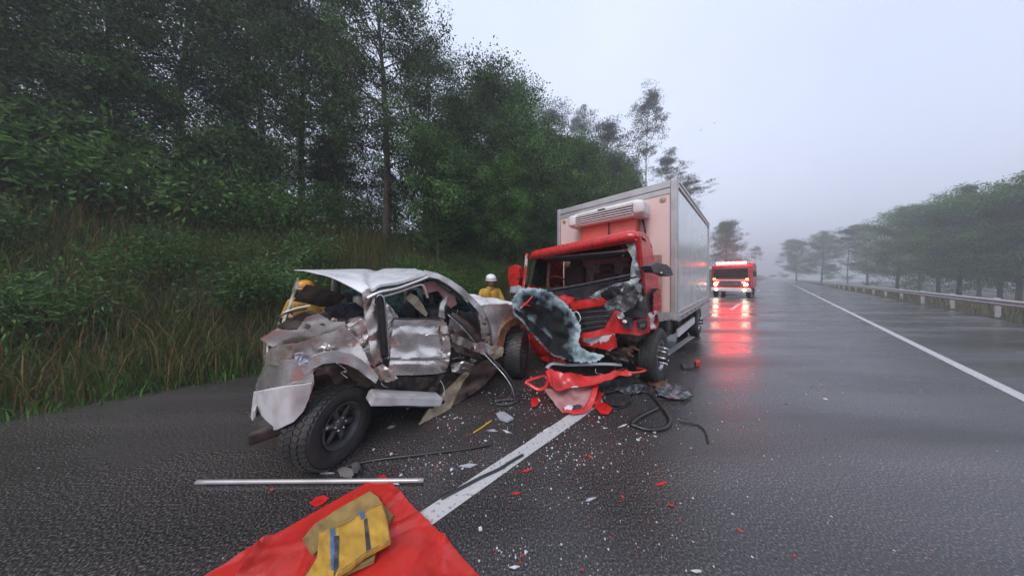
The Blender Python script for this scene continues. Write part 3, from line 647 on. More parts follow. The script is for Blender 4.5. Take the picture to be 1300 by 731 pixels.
spanel('crushed_panel', [(376, 400), (392, 394), (412, 398), (430, 402), (446, 398), (458, 404), (440, 411), (412, 412), (390, 420), (362, 424), (350, 414)], 0.28, 0.04, 14, M['brown_metal'], 34, 2.4, 0.008, 0.8, ax=.5)
spanel('side_glass', [(410, 392), (430, 386), (452, 384), (462, 392), (462, 402), (440, 404), (420, 402)], 0.22, 0.008, 15, M['darkglass'], 40, 3, 0.006, 0.5)
hp = spanel('headlining_panel', [(372, 382), (380, 371), (389, 361), (402, 364), (424, 370), (440, 376), (432, 383), (420, 391), (406, 389), (388, 385)], 0.55, 0.004, 16, M['brown_metal'], 80, 3, 0.010, 0.15, grad=(.15, .3)); hp['label'] = 'brown headlining panel hanging below the roof'
for k, (a, b) in enumerate((((360, 397), (394, 388)), ((352, 402), (390, 392)))):
    tube('rear_trim', [S(a[0], a[1], .10), S((a[0] + b[0]) / 2, (a[1] + b[1]) / 2 - 1.5, .10), S(b[0], b[1], .12)], 0.012, M['whitehelm'] if k == 0 else M['seal'], suv, 6, flat=.6)
# rear corner, bumper and lamp
spanel('rear_corner', [(336, 462), (352, 458), (374, 456), (390, 460), (397, 468), (399, 484), (393, 504), (386, 520), (374, 533), (356, 540), (338, 540), (326, 522), (324, 490)], -0.06, 0.02, 17, M['silver'], 50, 3, 0.02, wrap=.7)
spanel('bumper', [(322, 498), (345, 494), (370, 490), (388, 488), (396, 486), (392, 506), (385, 522), (373, 535), (352, 545), (330, 548), (318, 530)], -0.10, 0.012, 18, M['matsilver'], 60, 4, 0.03, 0.1, wrap=.7)
spanel('tail_lamp', [(374, 450), (384, 447), (394, 452), (390, 462), (380, 464), (374, 460)], -0.08, 0.03, 19, M['lav'], 8, 2.5, 0.03, 0.8)
spanel('torn_bracket', [(386, 466), (396, 462), (404, 466), (398, 473), (388, 474)], -0.02, 0.03, 20, M['tan_metal'], 9, 3, 0.012, 0.6)
# rear door
dprof = [(400, -.02), (412, -.005), (415, .022), (427, -.012), (441, .036), (446, .030), (456, -.018), (460, .004), (464, -.030), (478, -.012)]
def doorfn(a, b):
    q = b - .10 * (a - 530) + 3.5 * math.sin(a / 19.0 + b / 40) + 7.0 * noise.noise(Vector((a / 22, b / 26, 2))); q = max(400, min(477.9, q))
    for (x0, y0), (x1, y1) in zip(dprof, dprof[1:]):
        if x0 <= q <= x1: v = y0 + (y1 - y0) * (q - x0) / (x1 - x0); break
    return S(a, b, -.05 + v * (0.65 + .7 * noise.noise(Vector((a / 30, b / 45, 6)))) + .045 * crum(a, b * .7, 23, 40, .2) + .05 * max(0, (a - 560) / 12) * tri(b / 9))
rd = sheet('rear_door', [(503, 404), (520, 404), (545, 405), (561, 405), (567, 411), (570, 424), (571, 445), (570, 460), (566, 472), (550, 475), (524, 476), (500, 476), (494, 468), (496, 448), (497, 428), (500, 412)], doorfn, 2.0, (0, .035, 0), M['silver'], suv, 21, .2, True, 26)
rd['label'] = 'creased silver rear door, still shut'
spanel('door_edge', [(561, 406), (567, 410), (571, 424), (572, 446), (570, 462), (565, 472), (562, 462), (563, 440), (560, 420)], -0.075, 0.03, 23, M['silver_dirty'], 8, 2.5, 0.02, 0.5, rd)
tube('sill_trim', [S(500, 404, -.07), S(520, 405, -.075), S(545, 404.5, -.075), S(560, 406, -.07)], 0.010, M['seal'], rd, 6)
tube('door_handle', [S(540, 426, -.09), S(547, 424, -.11), S(554, 425, -.11), S(559, 428, -.09)], 0.010, M['silver'], rd, 6)
spanel('door_frame', [(486, 384), (494, 387), (500, 394), (506, 404), (500, 412), (497, 430), (496, 452), (492, 456), (490, 430), (488, 405)], -0.02, 0.03, 24, M['silver'], 14, 3, 0.03)
tube('window_frame', [S(484, 377, 0), S(505, 371, .01), S(528, 363, .02), S(536, 362, .02), S(540, 368, .02), S(543, 378, .03)], 0.018, M['silver_dirty'], suv, 6)
tube('window_strip', [S(490, 384, -.01), S(497, 393, -.03), S(503, 402, -.04), S(492, 420, -.05)], 0.010, M['steel'], suv, 6, flat=.5)
spanel('torn_trim', [(514, 378), (522, 372), (530, 377), (537, 387), (543, 398), (541, 402), (534, 397), (525, 388)], 0.12, 0.02, 25, M['tan_metal'], 14, 3, 0.015, 0.4)
ab = spanel('curtain_airbag', [(536, 360), (548, 357), (560, 359), (570, 366), (577, 375), (580, 386), (573, 391), (566, 386), (562, 376), (556, 369), (546, 371), (538, 374)], 0.10, 0.03, 26, M['pinktrim'], 22, 3, 0.05, 0.2)
# shattered windscreen stretched between the pillars
def wpt(a, b):
    p0 = Vector(S(552, 354, .04)).lerp(Vector(S(608, 394, .05)), b); q = p0 + Vector((0.0 + .05 * b, 1.12, 0.05))
    p = p0.lerp(q, a); p.x += -0.10 * math.sin(a * 3.1) + .03 * crum(a * 90, b * 60, 5, 22); p.z += -0.06 * math.sin(a * 3.14) + .03 * crum(a * 90, b * 60, 8, 18); return p
sheet('windscreen', [(0, 0), (1, 0), (1, 1), (0, 1)], wpt, 0.045, (-.004, 0, -.004), M['teal'], suv, 27)
spanel('window_shard', [(536, 372), (545, 371), (556, 374), (562, 386), (564, 396), (552, 392), (540, 384)], 0.55, 0.06, 28, M['teal'], 12, 3, 0.006, 0.8)
# front wing and bonnet
spanel('front_wing', [(611, 388), (622, 386), (640, 386), (655, 388), (664, 398), (668, 408), (656, 404), (645, 408), (637, 418), (632, 434), (630, 444), (626, 436), (624, 416), (619, 402)], -0.02, 0.03, 29, M['silver'], 36, 2.6, 0.02, 0.3)
spanel('arch_trim', [(631, 446), (632, 432), (636, 419), (643, 409), (653, 403), (664, 404), (670, 410), (664, 412), (655, 411), (648, 416), (642, 426), (639, 440), (637, 450)], -0.05, 0.01, 30, M['orange'], 20, 2.5, 0.05, 0.2)  # brown-orange reflection along the arch is put into the trim colour
def bonnet(a, b):
    p = Vector((1.95 + 0.75 * a, 0.05 + 1.25 * b, 1.17 + 0.10 * math.sin(a * 3) + 0.10 * b - 0.10 * a * a))
    p.z += 0.06 * crum(a * 80, b * 100, 9, 30); return p
sheet('bonnet', [(0, 0), (1, .05), (.93, .5), (1, .96), (0, 1)], bonnet, 0.05, (0, 0, -.014), M['roofwhite'], suv, 31, 0.008)
spanel('torn_hinge', [(624, 440), (632, 438), (640, 442), (638, 452), (628, 456), (620, 450)], -0.06, 0.03, 32, M['tan_metal'], 8, 2.5, 0.02, 0.6)
# torn front door, folded down to the road
fd = spanel('front_door', [(574, 396), (585, 402), (598, 412), (608, 424), (616, 438), (622, 452), (610, 455), (594, 452), (578, 446), (571, 430), (570, 412)], 0.04, 0.06, 33, M['brown_metal'], 20, 2.4, 0.02, 0.5, ax=.6)
fd['label'] = 'torn front door peeled open with its bare inside showing'
spanel('door_lining', [(572, 402), (580, 410), (585, 420), (578, 422), (571, 414)], 0.03, 0.03, 34, M['greytrim'], 10, 3, 0.02, 0.4, fd)
spanel('door_brace', [(572, 424), (588, 428), (604, 437), (612, 444), (606, 447), (588, 440), (574, 434)], 0.0, 0.03, 35, M['silver_dirty'], 10, 3, 0.02, 0.5, fd)
def skin(a, b):
    d = 2.52 + (a - 531) / 100 * 0.62 + 0.12 * math.sin((b - 460) / 70 * 3) + 0.05 * crum(a, b, 36, 26); R_ = Matrix.Rotation(-SZ, 3, 'Z'); return R_ @ (at(a, b, d) - SO)
sk = sheet('door_skin', [(531, 537), (549, 526), (567, 520), (574, 517), (597, 502), (615, 489), (630, 471), (636, 462), (618, 457), (592, 470), (582, 478), (566, 497), (549, 512), (538, 526)], skin, 3.5, (0, .012, 0), M['brown_metal'], fd, 36, 0.3)
def lip(a, b): p = Vector(skin(a, b)); return p + Vector((0.0, -0.045, 0.0))
sheet('door_lip', [(530, 537), (540, 520), (552, 506), (566, 492), (582, 477), (590, 471), (594, 472), (587, 482), (579, 496), (573, 510), (567, 521), (549, 527)], lip, 3.0, (0, .012, 0), M['tan_metal'], fd, 37, 0.4)
lathe('latch_hole', [(0, -.012), (.022, -.012), (.024, .01)], M['dark'], fd, 12, loc=Vector(lip(560, 508)))
R_ = Matrix.Rotation(-SZ, 3, 'Z'); WL = lambda p: R_ @ (Vector(p) - SO)
tube('door_frame_strip', [S(568, 398, -.04), S(582, 408, -.08), S(598, 424, -.12), S(614, 444, -.16), WL(at(632, 462, 2.95)), WL(at(646, 478, 2.85)), WL(at(655, 494, 2.80)), WL(at(660, 511, 2.84))], [0.022, 0.014], M['seal'], suv, 8, flat=.6)
tube('door_frame_trim', [S(569, 400, -.07), S(582, 411, -.11), S(597, 427, -.15), S(613, 447, -.19), WL(at(630, 465, 2.90)), WL(at(643, 480, 2.81)), WL(at(651, 495, 2.77)), WL(at(654, 508, 2.80))], 0.008, M['steel'], suv, 6)
tube('mirror_arm', [WL(gnd(656, 509, .02)), WL(gnd(645, 513, .02)), WL(gnd(632, 513, .02)), WL(gnd(630, 509, .02)), WL(gnd(640, 507.5, .02)), WL(gnd(652, 507, .02))], 0.012, M['grille'], suv, 6)
spanel('torn_cover', [(600, 437), (612, 434), (622, 438), (628, 448), (618, 453), (606, 446)], -0.20, 0.05, 38, M['silver'], 9, 2.5, 0.02, 0.8)
# sill / running board
bm = bmesh.new()
a, b = Vector(S(470, 502, -.05)), Vector(S(556, 508, -.05)); d = (b - a); an = math.atan2(d.y, d.x)
add_box(bm, (a + b) / 2, (d.length, 0.20, 0.095), Matrix.Rotation(an, 3, 'Z') @ Matrix.Rotation(-math.atan2(d.z, d.length), 3, 'Y'))
bmesh.ops.bevel(bm, geom=bm.edges[:], offset=.012, segments=2, affect='EDGES')
frombm('running_board', bm, M['matsilver'], suv)
tube('board_trim', [S(472, 513, -.12), S(512, 515, -.13), S(550, 517, -.13)], 0.012, M['seal'], suv, 6)
spanel('sill', [(474, 484), (500, 478), (540, 478), (572, 474), (600, 462), (620, 470), (600, 488), (560, 500), (520, 496), (474, 494)], 0.06, 0.05, 39, M['grime'], 14, 4, 0.04, 0.8)
spanel('torn_bracket', [(470, 470), (486, 462), (500, 472), (506, 480), (494, 485), (478, 482)], -0.03, 0.05, 40, M['silver_dirty'], 9, 2.5, 0.015, 0.8)
spanel('torn_bracket', [(572, 462), (590, 458), (602, 462), (598, 470), (584, 474), (574, 472)], 0.02, 0.05, 41, M['silver_dirty'], 8, 2.5, 0.015, 0.8)
# body tub behind: floor, far flank, seats, dash (dark, seen through the openings)
box('floor_pan', (-0.55, 0.10, 0.36), (2.25, 1.42, 0.46), M['grime'], suv, 0.02)
box('far_flank', (-0.45, 1.36, 0.42), (2.1, 1.44, 1.06), M['silver_dirty'], suv, 0.02)
tg = sheet('tailgate', [(.34, .50), (.8, .46), (1.42, .50), (1.44, .98), (1.30, 1.16), (.8, 1.10), (.5, 1.14), (.36, 1.0)], lambda a, b: (-.42 - .05 * math.sin(a * 2.2) + .07 * crum(a * 90, b * 90, 3, 46, .3), a, b), .04, (.012, 0, 0), M['silver_dirty'], suv, 150, .01)
sheet('rear_bumper', [(.40, .36), (1.46, .34), (1.46, .52), (.8, .49), (.40, .52)], lambda a, b: (-.50 - .06 * math.sin(a * 2.2) + .03 * crum(a * 90, b * 90, 5, 46, .3), a, b), .04, (.012, 0, 0), M['matsilver'], suv, 151, .006)
sheet('rear_lamp', [(1.26, .72), (1.40, .72), (1.40, 1.0), (1.26, .98)], lambda a, b: (-.52, a, b), .04, (.03, 0, 0), M['redbit'], suv, 152, .006)
sheet('rear_glass_frame', [(.3, 1.10), (.5, 1.14), (.6, 1.55), (1.1, 1.70), (1.15, 1.60), (.70, 1.48), (.62, 1.2), (1.25, 1.14), (1.22, 1.08)], lambda a, b: (-.42 + .25 * (b - 1.1) + .02 * crum(a * 90, b * 90, 5, 30), a, b), .03, (.02, 0, 0), M['silver_dirty'], suv, 153, .006)
def seat(x, y, m, lean=-0.12):
    q = empty('seat', (x, y, 0.46), 0, suv)
    box('cushion', (-.22, -.24, .02), (.28, .24, .22), m, q, 0.05, 3, smooth=True)
    o = box('backrest', (-.12, -.24, 0), (.02, .24, .66), m, q, 0.05, 3, smooth=True); o.location = (-.2, 0, .18); o.rotation_euler = (0, lean, 0)
    o = box('headrest', (-.06, -.12, 0), (.04, .12, .18), m, q, 0.04, 3, smooth=True); o.location = (-.29, 0, .86); o.rotation_euler = (0, lean, 0)
seat(1.35, .40, M['cloth']); seat(1.35, 1.02, M['cloth']); seat(0.55, .36, M['greytrim'], -0.2); seat(0.5, .98, M['cloth'])
db = box('dashboard', (1.78, 0.10, 0.78), (2.12, 1.36, 1.16), M['dark'], suv, 0.06, 3, smooth=True)
V, Fc = tube_geo([Vector((0, .18 * math.cos(k * .349), .18 * math.sin(k * .349))) for k in range(18)], .014, 6, True)
o = mesh('steering_wheel', V, Fc, M['dark'], suv, True); o.location = (1.72, 1.0, 1.05); o.rotation_euler = (0, .5, 0)
box('engine_bay', (2.12, 0.22, 0.45), (2.75, 1.30, 1.02), M['grime'], suv, 0.05)
rgs = random.Random(5)
for k in range(34):   # loose wiring and torn strips hanging in the openings
    a = (rgs.uniform(380, 470), rgs.uniform(396, 470)) if k % 3 == 0 else ((rgs.uniform(565, 625), rgs.uniform(405, 480)) if k % 3 == 1 else (rgs.uniform(480, 610), rgs.uniform(470, 500)))
    la = rgs.uniform(-.03, .12); p = Vector(S(a[0], a[1], la)); pts = [p]
    for j in range(3): p = p + Vector((rgs.uniform(-.1, .1), rgs.uniform(-.05, .06), rgs.uniform(-.11, .05))); p.z = max(p.z, 0.04); pts.append(p)
    tube('wire' if k % 2 else 'torn_strip', pts, rgs.uniform(.003, .006) if k % 2 else rgs.uniform(.008, .016), M[rgs.choice(('seal', 'dark', 'grime', 'silver_dirty', 'steel', 'tan_metal'))], suv, 5, flat=1 if k % 2 else .3, per=4)
for k in range(16):   # small torn metal scraps
    a, b = (rgs.uniform(384, 468), rgs.uniform(404, 466)) if k % 2 else (rgs.uniform(566, 622), rgs.uniform(402, 470)); r = rgs.uniform(4, 9)
    out = [(a + r * rgs.uniform(.5, 1.3) * math.cos(q * 1.05), b + r * rgs.uniform(.3, .9) * math.sin(q * 1.05)) for q in range(6)]
    spanel('torn_scrap', out, rgs.uniform(-.03, .12), .03, 60 + k, M[rgs.choice(('silver', 'silver_dirty', 'brown_metal', 'greytrim', 'tan_metal'))], 7, 2.5, .01, .4)
sheet('far_window', [(.15, 1.04), (1.05, 1.04), (1.05, 1.62), (.55, 1.68), (.2, 1.5)], lambda a, b: (a, 1.34 + .03 * crum(a * 90, b * 90, 4, 26), b), .05, (0, .006, 0), M['teal'], suv, 141, .01)
sheet('far_window', [(1.12, 1.04), (1.95, 1.04), (1.55, 1.5), (1.12, 1.66)], lambda a, b: (a, 1.33 + .03 * crum(a * 90, b * 90, 5, 26), b), .05, (0, .006, 0), M['teal'], suv, 142, .01)
tube('far_pillar', [(1.08, 1.38, 1.0), (1.06, 1.33, 1.4), (1.05, 1.22, 1.8)], .045, M['greytrim'], suv, 8)
tube('far_pillar', [(.05, 1.38, 1.0), (.10, 1.33, 1.4), (.12, 1.20, 1.78)], .055, M['greytrim'], suv, 8)
spanel('door_inner', [(566, 398), (582, 400), (604, 412), (618, 432), (628, 452), (622, 474), (600, 486), (574, 486), (566, 450)], .20, .06, 143, M['brown_metal'], 20, 3.2, .02, .5, ax=.6)
spanel('inner_trim', [(402, 398), (430, 388), (460, 380), (478, 384), (484, 420), (470, 440), (440, 424), (410, 420)], .42, .05, 144, M['greytrim'], 26, 3.5, .02, .5, ax=.6)
# wheels: the rear one wrenched round on its broken axle, flat
wl = R_ @ (Vector((-1.70, 2.05, 0.318)) - SO)
make_wheel(suv, wl, math.radians(-90 - 44.67 - 10), 0.332, 0.28, 0.188, 0.05, 'suv', 0.05)
wl = R_ @ (Vector((0.10, 3.80, 0.385)) - SO)
make_wheel(suv, wl, math.radians(-150), 0.385, 0.27, 0.225, 0.0, 'suv', 0.02)
make_wheel(suv, (2.25, 1.32, 0.385), math.radians(0), 0.385, 0.25, 0.225, 0.0, 'suv', 0.02)
make_wheel(suv, (-0.02, 1.32, 0.385), math.radians(0), 0.385, 0.25, 0.225, 0.0, 'suv', 0.02)
tube('axle', [wl, (2.3, .6, .40), (2.25, 1.3, .40)], 0.035, M['grime'], suv, 8, per=1)
tube('axle', [(0.0, .1, .37), (0, 1.3, .38)], 0.04, M['grime'], suv, 8, per=1)
# ------------------------------------------------------------------ box truck with a wrecked red cab
TO, TZ = Vector((3.03, 4.0, 0)), math.atan2(-0.678, -0.735)
trk = tag(empty('box_truck', TO, TZ), 'box truck with a smashed red cab and tall pale refrigerated body', 'truck')
TF_ = lambda px, py, x: on_plane(TO, TZ, px, py, 0, x)      # on a cross plane x (forward)
TS_ = lambda px, py, y: on_plane(TO, TZ, px, py, 1, y)      # on a lengthwise plane y
WLT = lambda p: Matrix.Rotation(-TZ, 3, 'Z') @ (Vector(p) - TO)
BL, BW, Z0, Z1 = 4.85, 2.6, 0.93, 3.52
bx = box('cargo_box', (-BL, -BW, Z0), (0, 0, Z1), M['boxside'], trk, 0.01)
box('front_panel', (0.001, -BW + .09, Z0 + .05), (0.016, -0.09, Z1 - .26), M['boxfront'], bx, 0.003)
box('side_panel', (-BL + .06, 0.001, Z0 + .17), (-0.10, 0.010, Z1 - .16), M['boxside'], bx, 0.003)
for z, h, p in ((Z1 - .14, .14, .034), (Z1 - .255, .11, .024)):
    box('top_rail', (0.0, -BW - .01, z), (p, 0.012, z + h - .004), M['alu'], bx, 0.012)
box('bottom_rail', (0.0, -BW, Z0 - .03), (0.03, 0.012, Z0 + .06), M['alu'], bx, 0.01)
for y0, y1 in ((-.085, .022), (-BW - .022, -BW + .085)): box('corner_post', (-.10, y0, Z0 - .03), (.045, y1, Z1 + .012), M['alu'], bx, 0.02, 3)
box('side_top_rail', (-BL, -.02, Z1 - .15), (-.10, .030, Z1 + .015), M['alu'], bx, 0.012)
box('side_rail_lip', (-BL, .012, Z1 - .07), (-.10, .044, Z1 - .045), M['alu'], bx, 0.006)
box('side_bottom_rail', (-BL, -.02, Z0 - .06), (-.10, .030, Z0 + .14), M['alu'], bx, 0.012)
box('side_rail_lip', (-BL, .012, Z0 + .04), (-.10, .042, Z0 + .062), M['alu'], bx, 0.006)
box('rear_post', (-BL - .03, -.08, Z0 - .06), (-BL + .06, .034, Z1 + .016), M['alu'], bx, 0.015)
for k in range(9): lathe('marker_lens', [(0, .022), (.014, .02), (.016, 0)], M['orange'], bx, 10, loc=(-.35 - k * .52, .03, Z0 + .01))
for y in (-.20, -BW + .20):
    V, Fc = lathe_geo([(0, .030), (.030, .030), (.036, .022), (.044, .030), (.052, .026), (.054, .008)], 20)
    mesh('marker_lamp', [(v[1] + .004, v[0] + y, v[2] + Z1 - .34) for v in V], Fc, M['tan_metal'], bx, True)
# refrigeration unit over the cab
ru = empty('refrigeration_unit', (0.017, -1.19, 0), 0, trk)
box('lower_housing', (0, -.60, 2.05), (.27, .60, 2.90), M['redglow_housing'], ru, 0.03, 3, smooth=True)
box('upper_housing', (0, -.77, 2.86), (.44, .77, 3.06), M['unit'], ru, 0.04, 3, smooth=True)
box('top_cowl', (0, -.70, 3.055), (.40, .70, 3.19), M['unit'], ru, 0.05, 3, smooth=True)
for s in (-1, 1): box('end_cap', (.05, s * .70 - .10, 2.88), (.485, s * .70 + .10, 3.14), M['unit'], ru, 0.06, 4, smooth=True)
box('grille_back', (.40, -.60, 2.92), (.445, .60, 3.10), M['dark'], ru, 0.004)
for k in range(4): box('grille_slat', (.44, -.60, 2.925 + k * .047), (.475, .60, 2.945 + k * .047), M['unit'], ru, 0.006)
box('badge', (.402, -.10, 3.125), (.412, .06, 3.155), M['grille'], ru, 0.003)
tube('hose', [(.05, .66, 2.86), (.10, .72, 2.6), (.05, .70, 2.4), (.12, .76, 2.1)], .018, M['seal'], ru, 6)
tube('hose', [(.28, .08, 2.88), (.32, .10, 2.6), (.29, .07, 2.3)], .016, M['seal'], ru, 6)
tube('hose', [(.05, -.64, 2.88), (.09, -.66, 2.6), (.07, -.63, 2.2)], .016, M['seal'], ru, 6)

# cab shell: x forward, y from -2.3 (verge side) to -0.15 (road side)
YR, YL = -0.15, -2.30
cab = empty('cab', (0, 0, 0), 0, trk)
prof = [(1.44, 2.125), (1.52, 2.125), (1.545, 2.14), (1.55, 2.20), (1.53, 2.25), (1.48, 2.285), (1.36, 2.31), (1.0, 2.33), (.6, 2.33), (.42, 2.30), (.38, 2.2)]
V, Fc = [], []; K = 26; NP = len(prof)
for k in range(K + 1):
    u = k / K; y = YL + (YR - YL) * u; e = min(u, 1 - u) * (YR - YL); rd_ = max(0, 1 - e / .16); drop = .16 * (1 - math.sqrt(max(0, 1 - rd_ ** 2)))
    for x, z in prof:
        zz = z - .026 + .145 * u; y = YL + (YR - YL - .15 * max(0, min(1, (1.5 - x) / .9))) * u; top = max(0, (z - 2.1) / .28)
        V.append((x - .05 * rd_ ** 2 +   .004 * crum(k * 9, x * 60 + z * 90, 3, 60), y, zz - drop * top))
for k in range(K):
    for i in range(NP - 1): Fc.append((k * NP + i, k * NP + i + 1, (k + 1) * NP + i + 1, (k + 1) * NP + i))
n0 = len(V); V += [(x - .03, y, z - .025) for x, y, z in V]
Fc += [tuple(n0 + i for i in reversed(f)) for f in Fc[:]]
Fc += [(k * NP, (k + 1) * NP, n0 + (k + 1) * NP, n0 + k * NP) for k in range(K)]
mesh('roof', V, Fc, M['red'], cab, True)
box('roof_lining', (.3, YL + .10, 2.09), (1.42, YR - .22, 2.12), M['greytrim'], cab, 0.01)
box('rear_wall', (.17, YL + .03, .85), (.23, YR - .03, 2.12), M['pinktrim'], cab, 0.015)
box('rear_wall_trim', (.231, YL + .75, 1.62), (.25, YR - .35, 2.0), M['pinkinner'], cab, 0.01)
box('wall_rail', (.235, YL + .1, 1.55), (.262, YR - .1, 1.60), M['greytrim'], cab, 0.008)
box('cab_floor', (.2, YL + .05, .74), (1.42, YR - .05, .86), M['grime'], cab, 0.02)
def tpanel(name, out, x, amp, seed, m, s=24, step=3.5, th=0.012, jag=0.5, parent=None, plane='F', grad=(0, 0)):
    cx = sum(p[0] for p in out) / len(out); cy = sum(p[1] for p in out) / len(out); fn0 = TF_ if plane == 'F' else TS_
    lean = lambda a, b: -.15 * max(0, min(1, (372 - b) / 72)) * max(0, min(1, (a - 809) / 15)) if name == 'side_panel' else 0
    fn = lambda a, b: fn0(a, b, x + lean(a, b) + grad[0] * (a - cx) / 100 + grad[1] * (b - cy) / 100 + amp * crum(a, b, seed, s))
    return sheet(name, out, fn, step, (-th, 0, 0) if plane == 'F' else (0, -th, 0), m, parent or cab, seed, jag)
# road-side flank: door, dark window patch, crumpled lower edge
sd = tpanel('side_panel', [(811, 294), (818, 295), (824, 302), (828, 316), (831, 334), (835, 350), (837, 372), (839, 392), (836, 404), (824, 408), (818, 390), (816, 370), (815, 356), (812, 330), (809, 305)], YR, 0.022, 3, M['red'], 22, 3, 0.03, 0.3, plane='S')
tpanel('side_window_shade', [(821, 372), (828, 366), (836, 366), (837, 378), (833, 392), (826, 399), (821, 398), (822, 384)], YR + .012, 0.012, 4, M['dark'], 12, 3, 0.01, 0.5, plane='S')  # dark sheet painted in for the shade inside the window opening
tpanel('crumpled_flap', [(830, 372), (838, 366), (840, 384), (838, 398), (832, 404), (829, 396)], YR + .05, 0.03, 5, M['redscr'], 8, 2.5, 0.01, 0.5, plane='S')
tpanel('crumpled_wing', [(822, 398), (833, 394), (838, 398), (837, 412), (833, 419), (823, 418), (819, 410)], YR + .04, 0.045, 6, M['redwhite'], 8, 2.5, 0.012, 0.5, plane='S')
tpanel('mudguard', [(836, 397), (846, 396), (860, 397), (866, 400), (866, 405), (850, 406), (838, 408)], YR + .10, 0.02, 7, M['silver_dirty'], 12, 3, 0.02, 0.4, plane='S')
# pillars
tube('windscreen_pillar', [TS_(809, 298, YR), TS_(812, 322, YR), TS_(815.5, 356, YR), TS_(818, 380, YR)], 0.034, M['red'], cab, 8, flat=.7)
tube('windscreen_pillar', [TF_(669, 322, 1.50), TF_(667, 345, 1.50), TF_(664, 368, 1.52), TF_(664, 380, 1.5)], 0.040, M['redwhite'], cab, 8, flat=.7)
tube('pillar_seal', [TF_(674, 326, 1.47), TF_(672, 346, 1.47), TF_(669, 366, 1.48)], 0.016, M['seal'], cab, 6)
sheet('far_flank', [(.25, .9), (1.5, .9), (1.52, 1.55), (1.1, 1.5), (.95, 1.62), (.92, 2.0), (1.3, 2.1), (.25, 2.2)], lambda a, b: (a, YL + .02 * crum(a * 100, b * 100, 4, 30), b), .06, (0, .03, 0), M['redscr'], cab, 8)
sheet('far_window', [(.93, 1.56), (1.1, 1.5), (1.50, 1.54), (1.32, 2.1), (.93, 2.06)], lambda a, b: (a, YL + .05 + .01 * crum(a * 90, b * 90, 4, 30), b), .06, (0, .008, 0), M['darkglass'], cab, 170, .01)
tube('belt_post', [(.95, YL + .10, .9), (.97, YL + .10, 1.5), (.95, YL + .12, 2.05)], .05, M['orange'], cab, 8)
# seats, dash
def tseat(y, m, h=.78):
    q = empty('seat', (.40, y, 1.10), 0, cab)
    box('cushion', (0, -.24, .10), (.52, .24, .28), m, q, .06, 3, smooth=True)
    o = box('backrest', (-.06, -.25, .2), (.10, .25, .2 + h), m, q, .06, 3, smooth=True); o.rotation_euler = (0, -.10, 0)
    o = box('headrest', (-.05, -.14, .22 + h), (.06, .14, .38 + h), m, q, .04, 3, smooth=True); o.rotation_euler = (0, -.10, 0)
tseat(-.55, M['redcloth'], .62); tseat(-1.15, M['redcloth'], .50); tseat(-1.88, M['redcloth'], .64)
def dash(a, b):
    return (1.05 + .42 * b + .03 * crum(a * 90, b * 60, 2, 30), YL + .05 + (YR - YL - .10) * a, 1.43 + .10 * a + .06 * math.sin(b * 2.6) + .05 * crum(a * 150, b * 60, 6, 34))
sheet('dashboard', [(0, 0), (1, 0), (1, 1), (0, 1)], dash, .045, (0, 0, -.20), M['dark'], cab, 9)
tube('dash_strut', [TF_(700, 368, 1.5), TF_(735, 362, 1.47), TF_(775, 354, 1.44), TF_(810, 347, 1.42)], .020, M['grille'], cab, 8)
tube('wiper', [TF_(716, 371, 1.56), TF_(760, 362, 1.52), TF_(808, 351, 1.46)], .010, M['seal'], cab, 6)
V, Fc = tube_geo([Vector((0, .20 * math.cos(k * .349), .20 * math.sin(k * .349))) for k in range(18)], .016, 6, True)
o = mesh('steering_wheel', V, Fc, M['dark'], cab, True); o.location = (1.05, -1.85, 1.60); o.rotation_euler = (0, .9, 0)
tube('grab_handle', [TF_(788, 309, 1.0), TF_(793, 318, 1.0), TF_(790, 326, 1.0)], .016, M['unit'], cab, 6)
# what is left of the windscreen
tpanel('windscreen_shard', [(795, 310), (808, 306), (811, 325), (814, 352), (808, 360), (800, 357), (801, 340), (803, 328), (797, 318)], 1.46, 0.02, 10, M['silverfoil'], 10, 2.5, 0.006, 0.8)
fl = tpanel('torn_screen', [(748, 377), (756, 371), (768, 365), (784, 359), (800, 356), (814, 362), (816, 378), (812, 386), (800, 392), (790, 398), (780, 399), (772, 394), (766, 386), (757, 380)], 1.56, 0.07, 11, M['silverfoil'], 16, 2.6, 0.008, 0.8, grad=(-.3, -.25))
tpanel('torn_lining', [(762, 372), (776, 364), (790, 362), (786, 374), (772, 382), (764, 380)], 1.66, 0.05, 12, M['darkglass'], 10, 2.6, 0.01, 0.8)
tpanel('torn_lining', [(792, 366), (804, 362), (811, 372), (806, 388), (794, 392), (788, 384)], 1.60, 0.05, 13, M['grille'], 9, 2.6, 0.01, 0.8)
tpanel('front_upper', [(664, 370), (700, 368), (740, 362), (780, 360), (815, 358), (820, 380), (822, 402), (800, 404), (780, 398), (750, 384), (724, 384), (700, 392), (672, 396), (664, 388)], 1.46, 0.05, 14, M['dark'], 20, 3.5, 0.02, 0.4)
tpanel('front_skin', [(664, 384), (700, 388), (728, 392), (735, 420), (736, 438), (706, 448), (676, 440), (664, 420)], 1.50, 0.07, 15, M['redscr'], 18, 3.5, 0.02, 0.4)
hb = tpanel('bonnet_bar', [(723, 387), (727, 382), (745, 380), (764, 377), (769, 383), (764, 388), (745, 391), (727, 394)], 1.66, 0.03, 16, M['redscr'], 22, 2.5, 0.04, 0.2)
tpanel('front_red_scrap', [(700, 378), (716, 374), (730, 378), (726, 386), (708, 388)], 1.60, 0.05, 17, M['redscr'], 9, 2.6, 0.012, 0.6)
gl = tpanel('grille', [(728, 395), (750, 392), (770, 389), (779, 394), (774, 406), (768, 417), (750, 421), (735, 423)], 1.55, 0.02, 18, M['grille'], 24, 3, 0.03, 0.3)
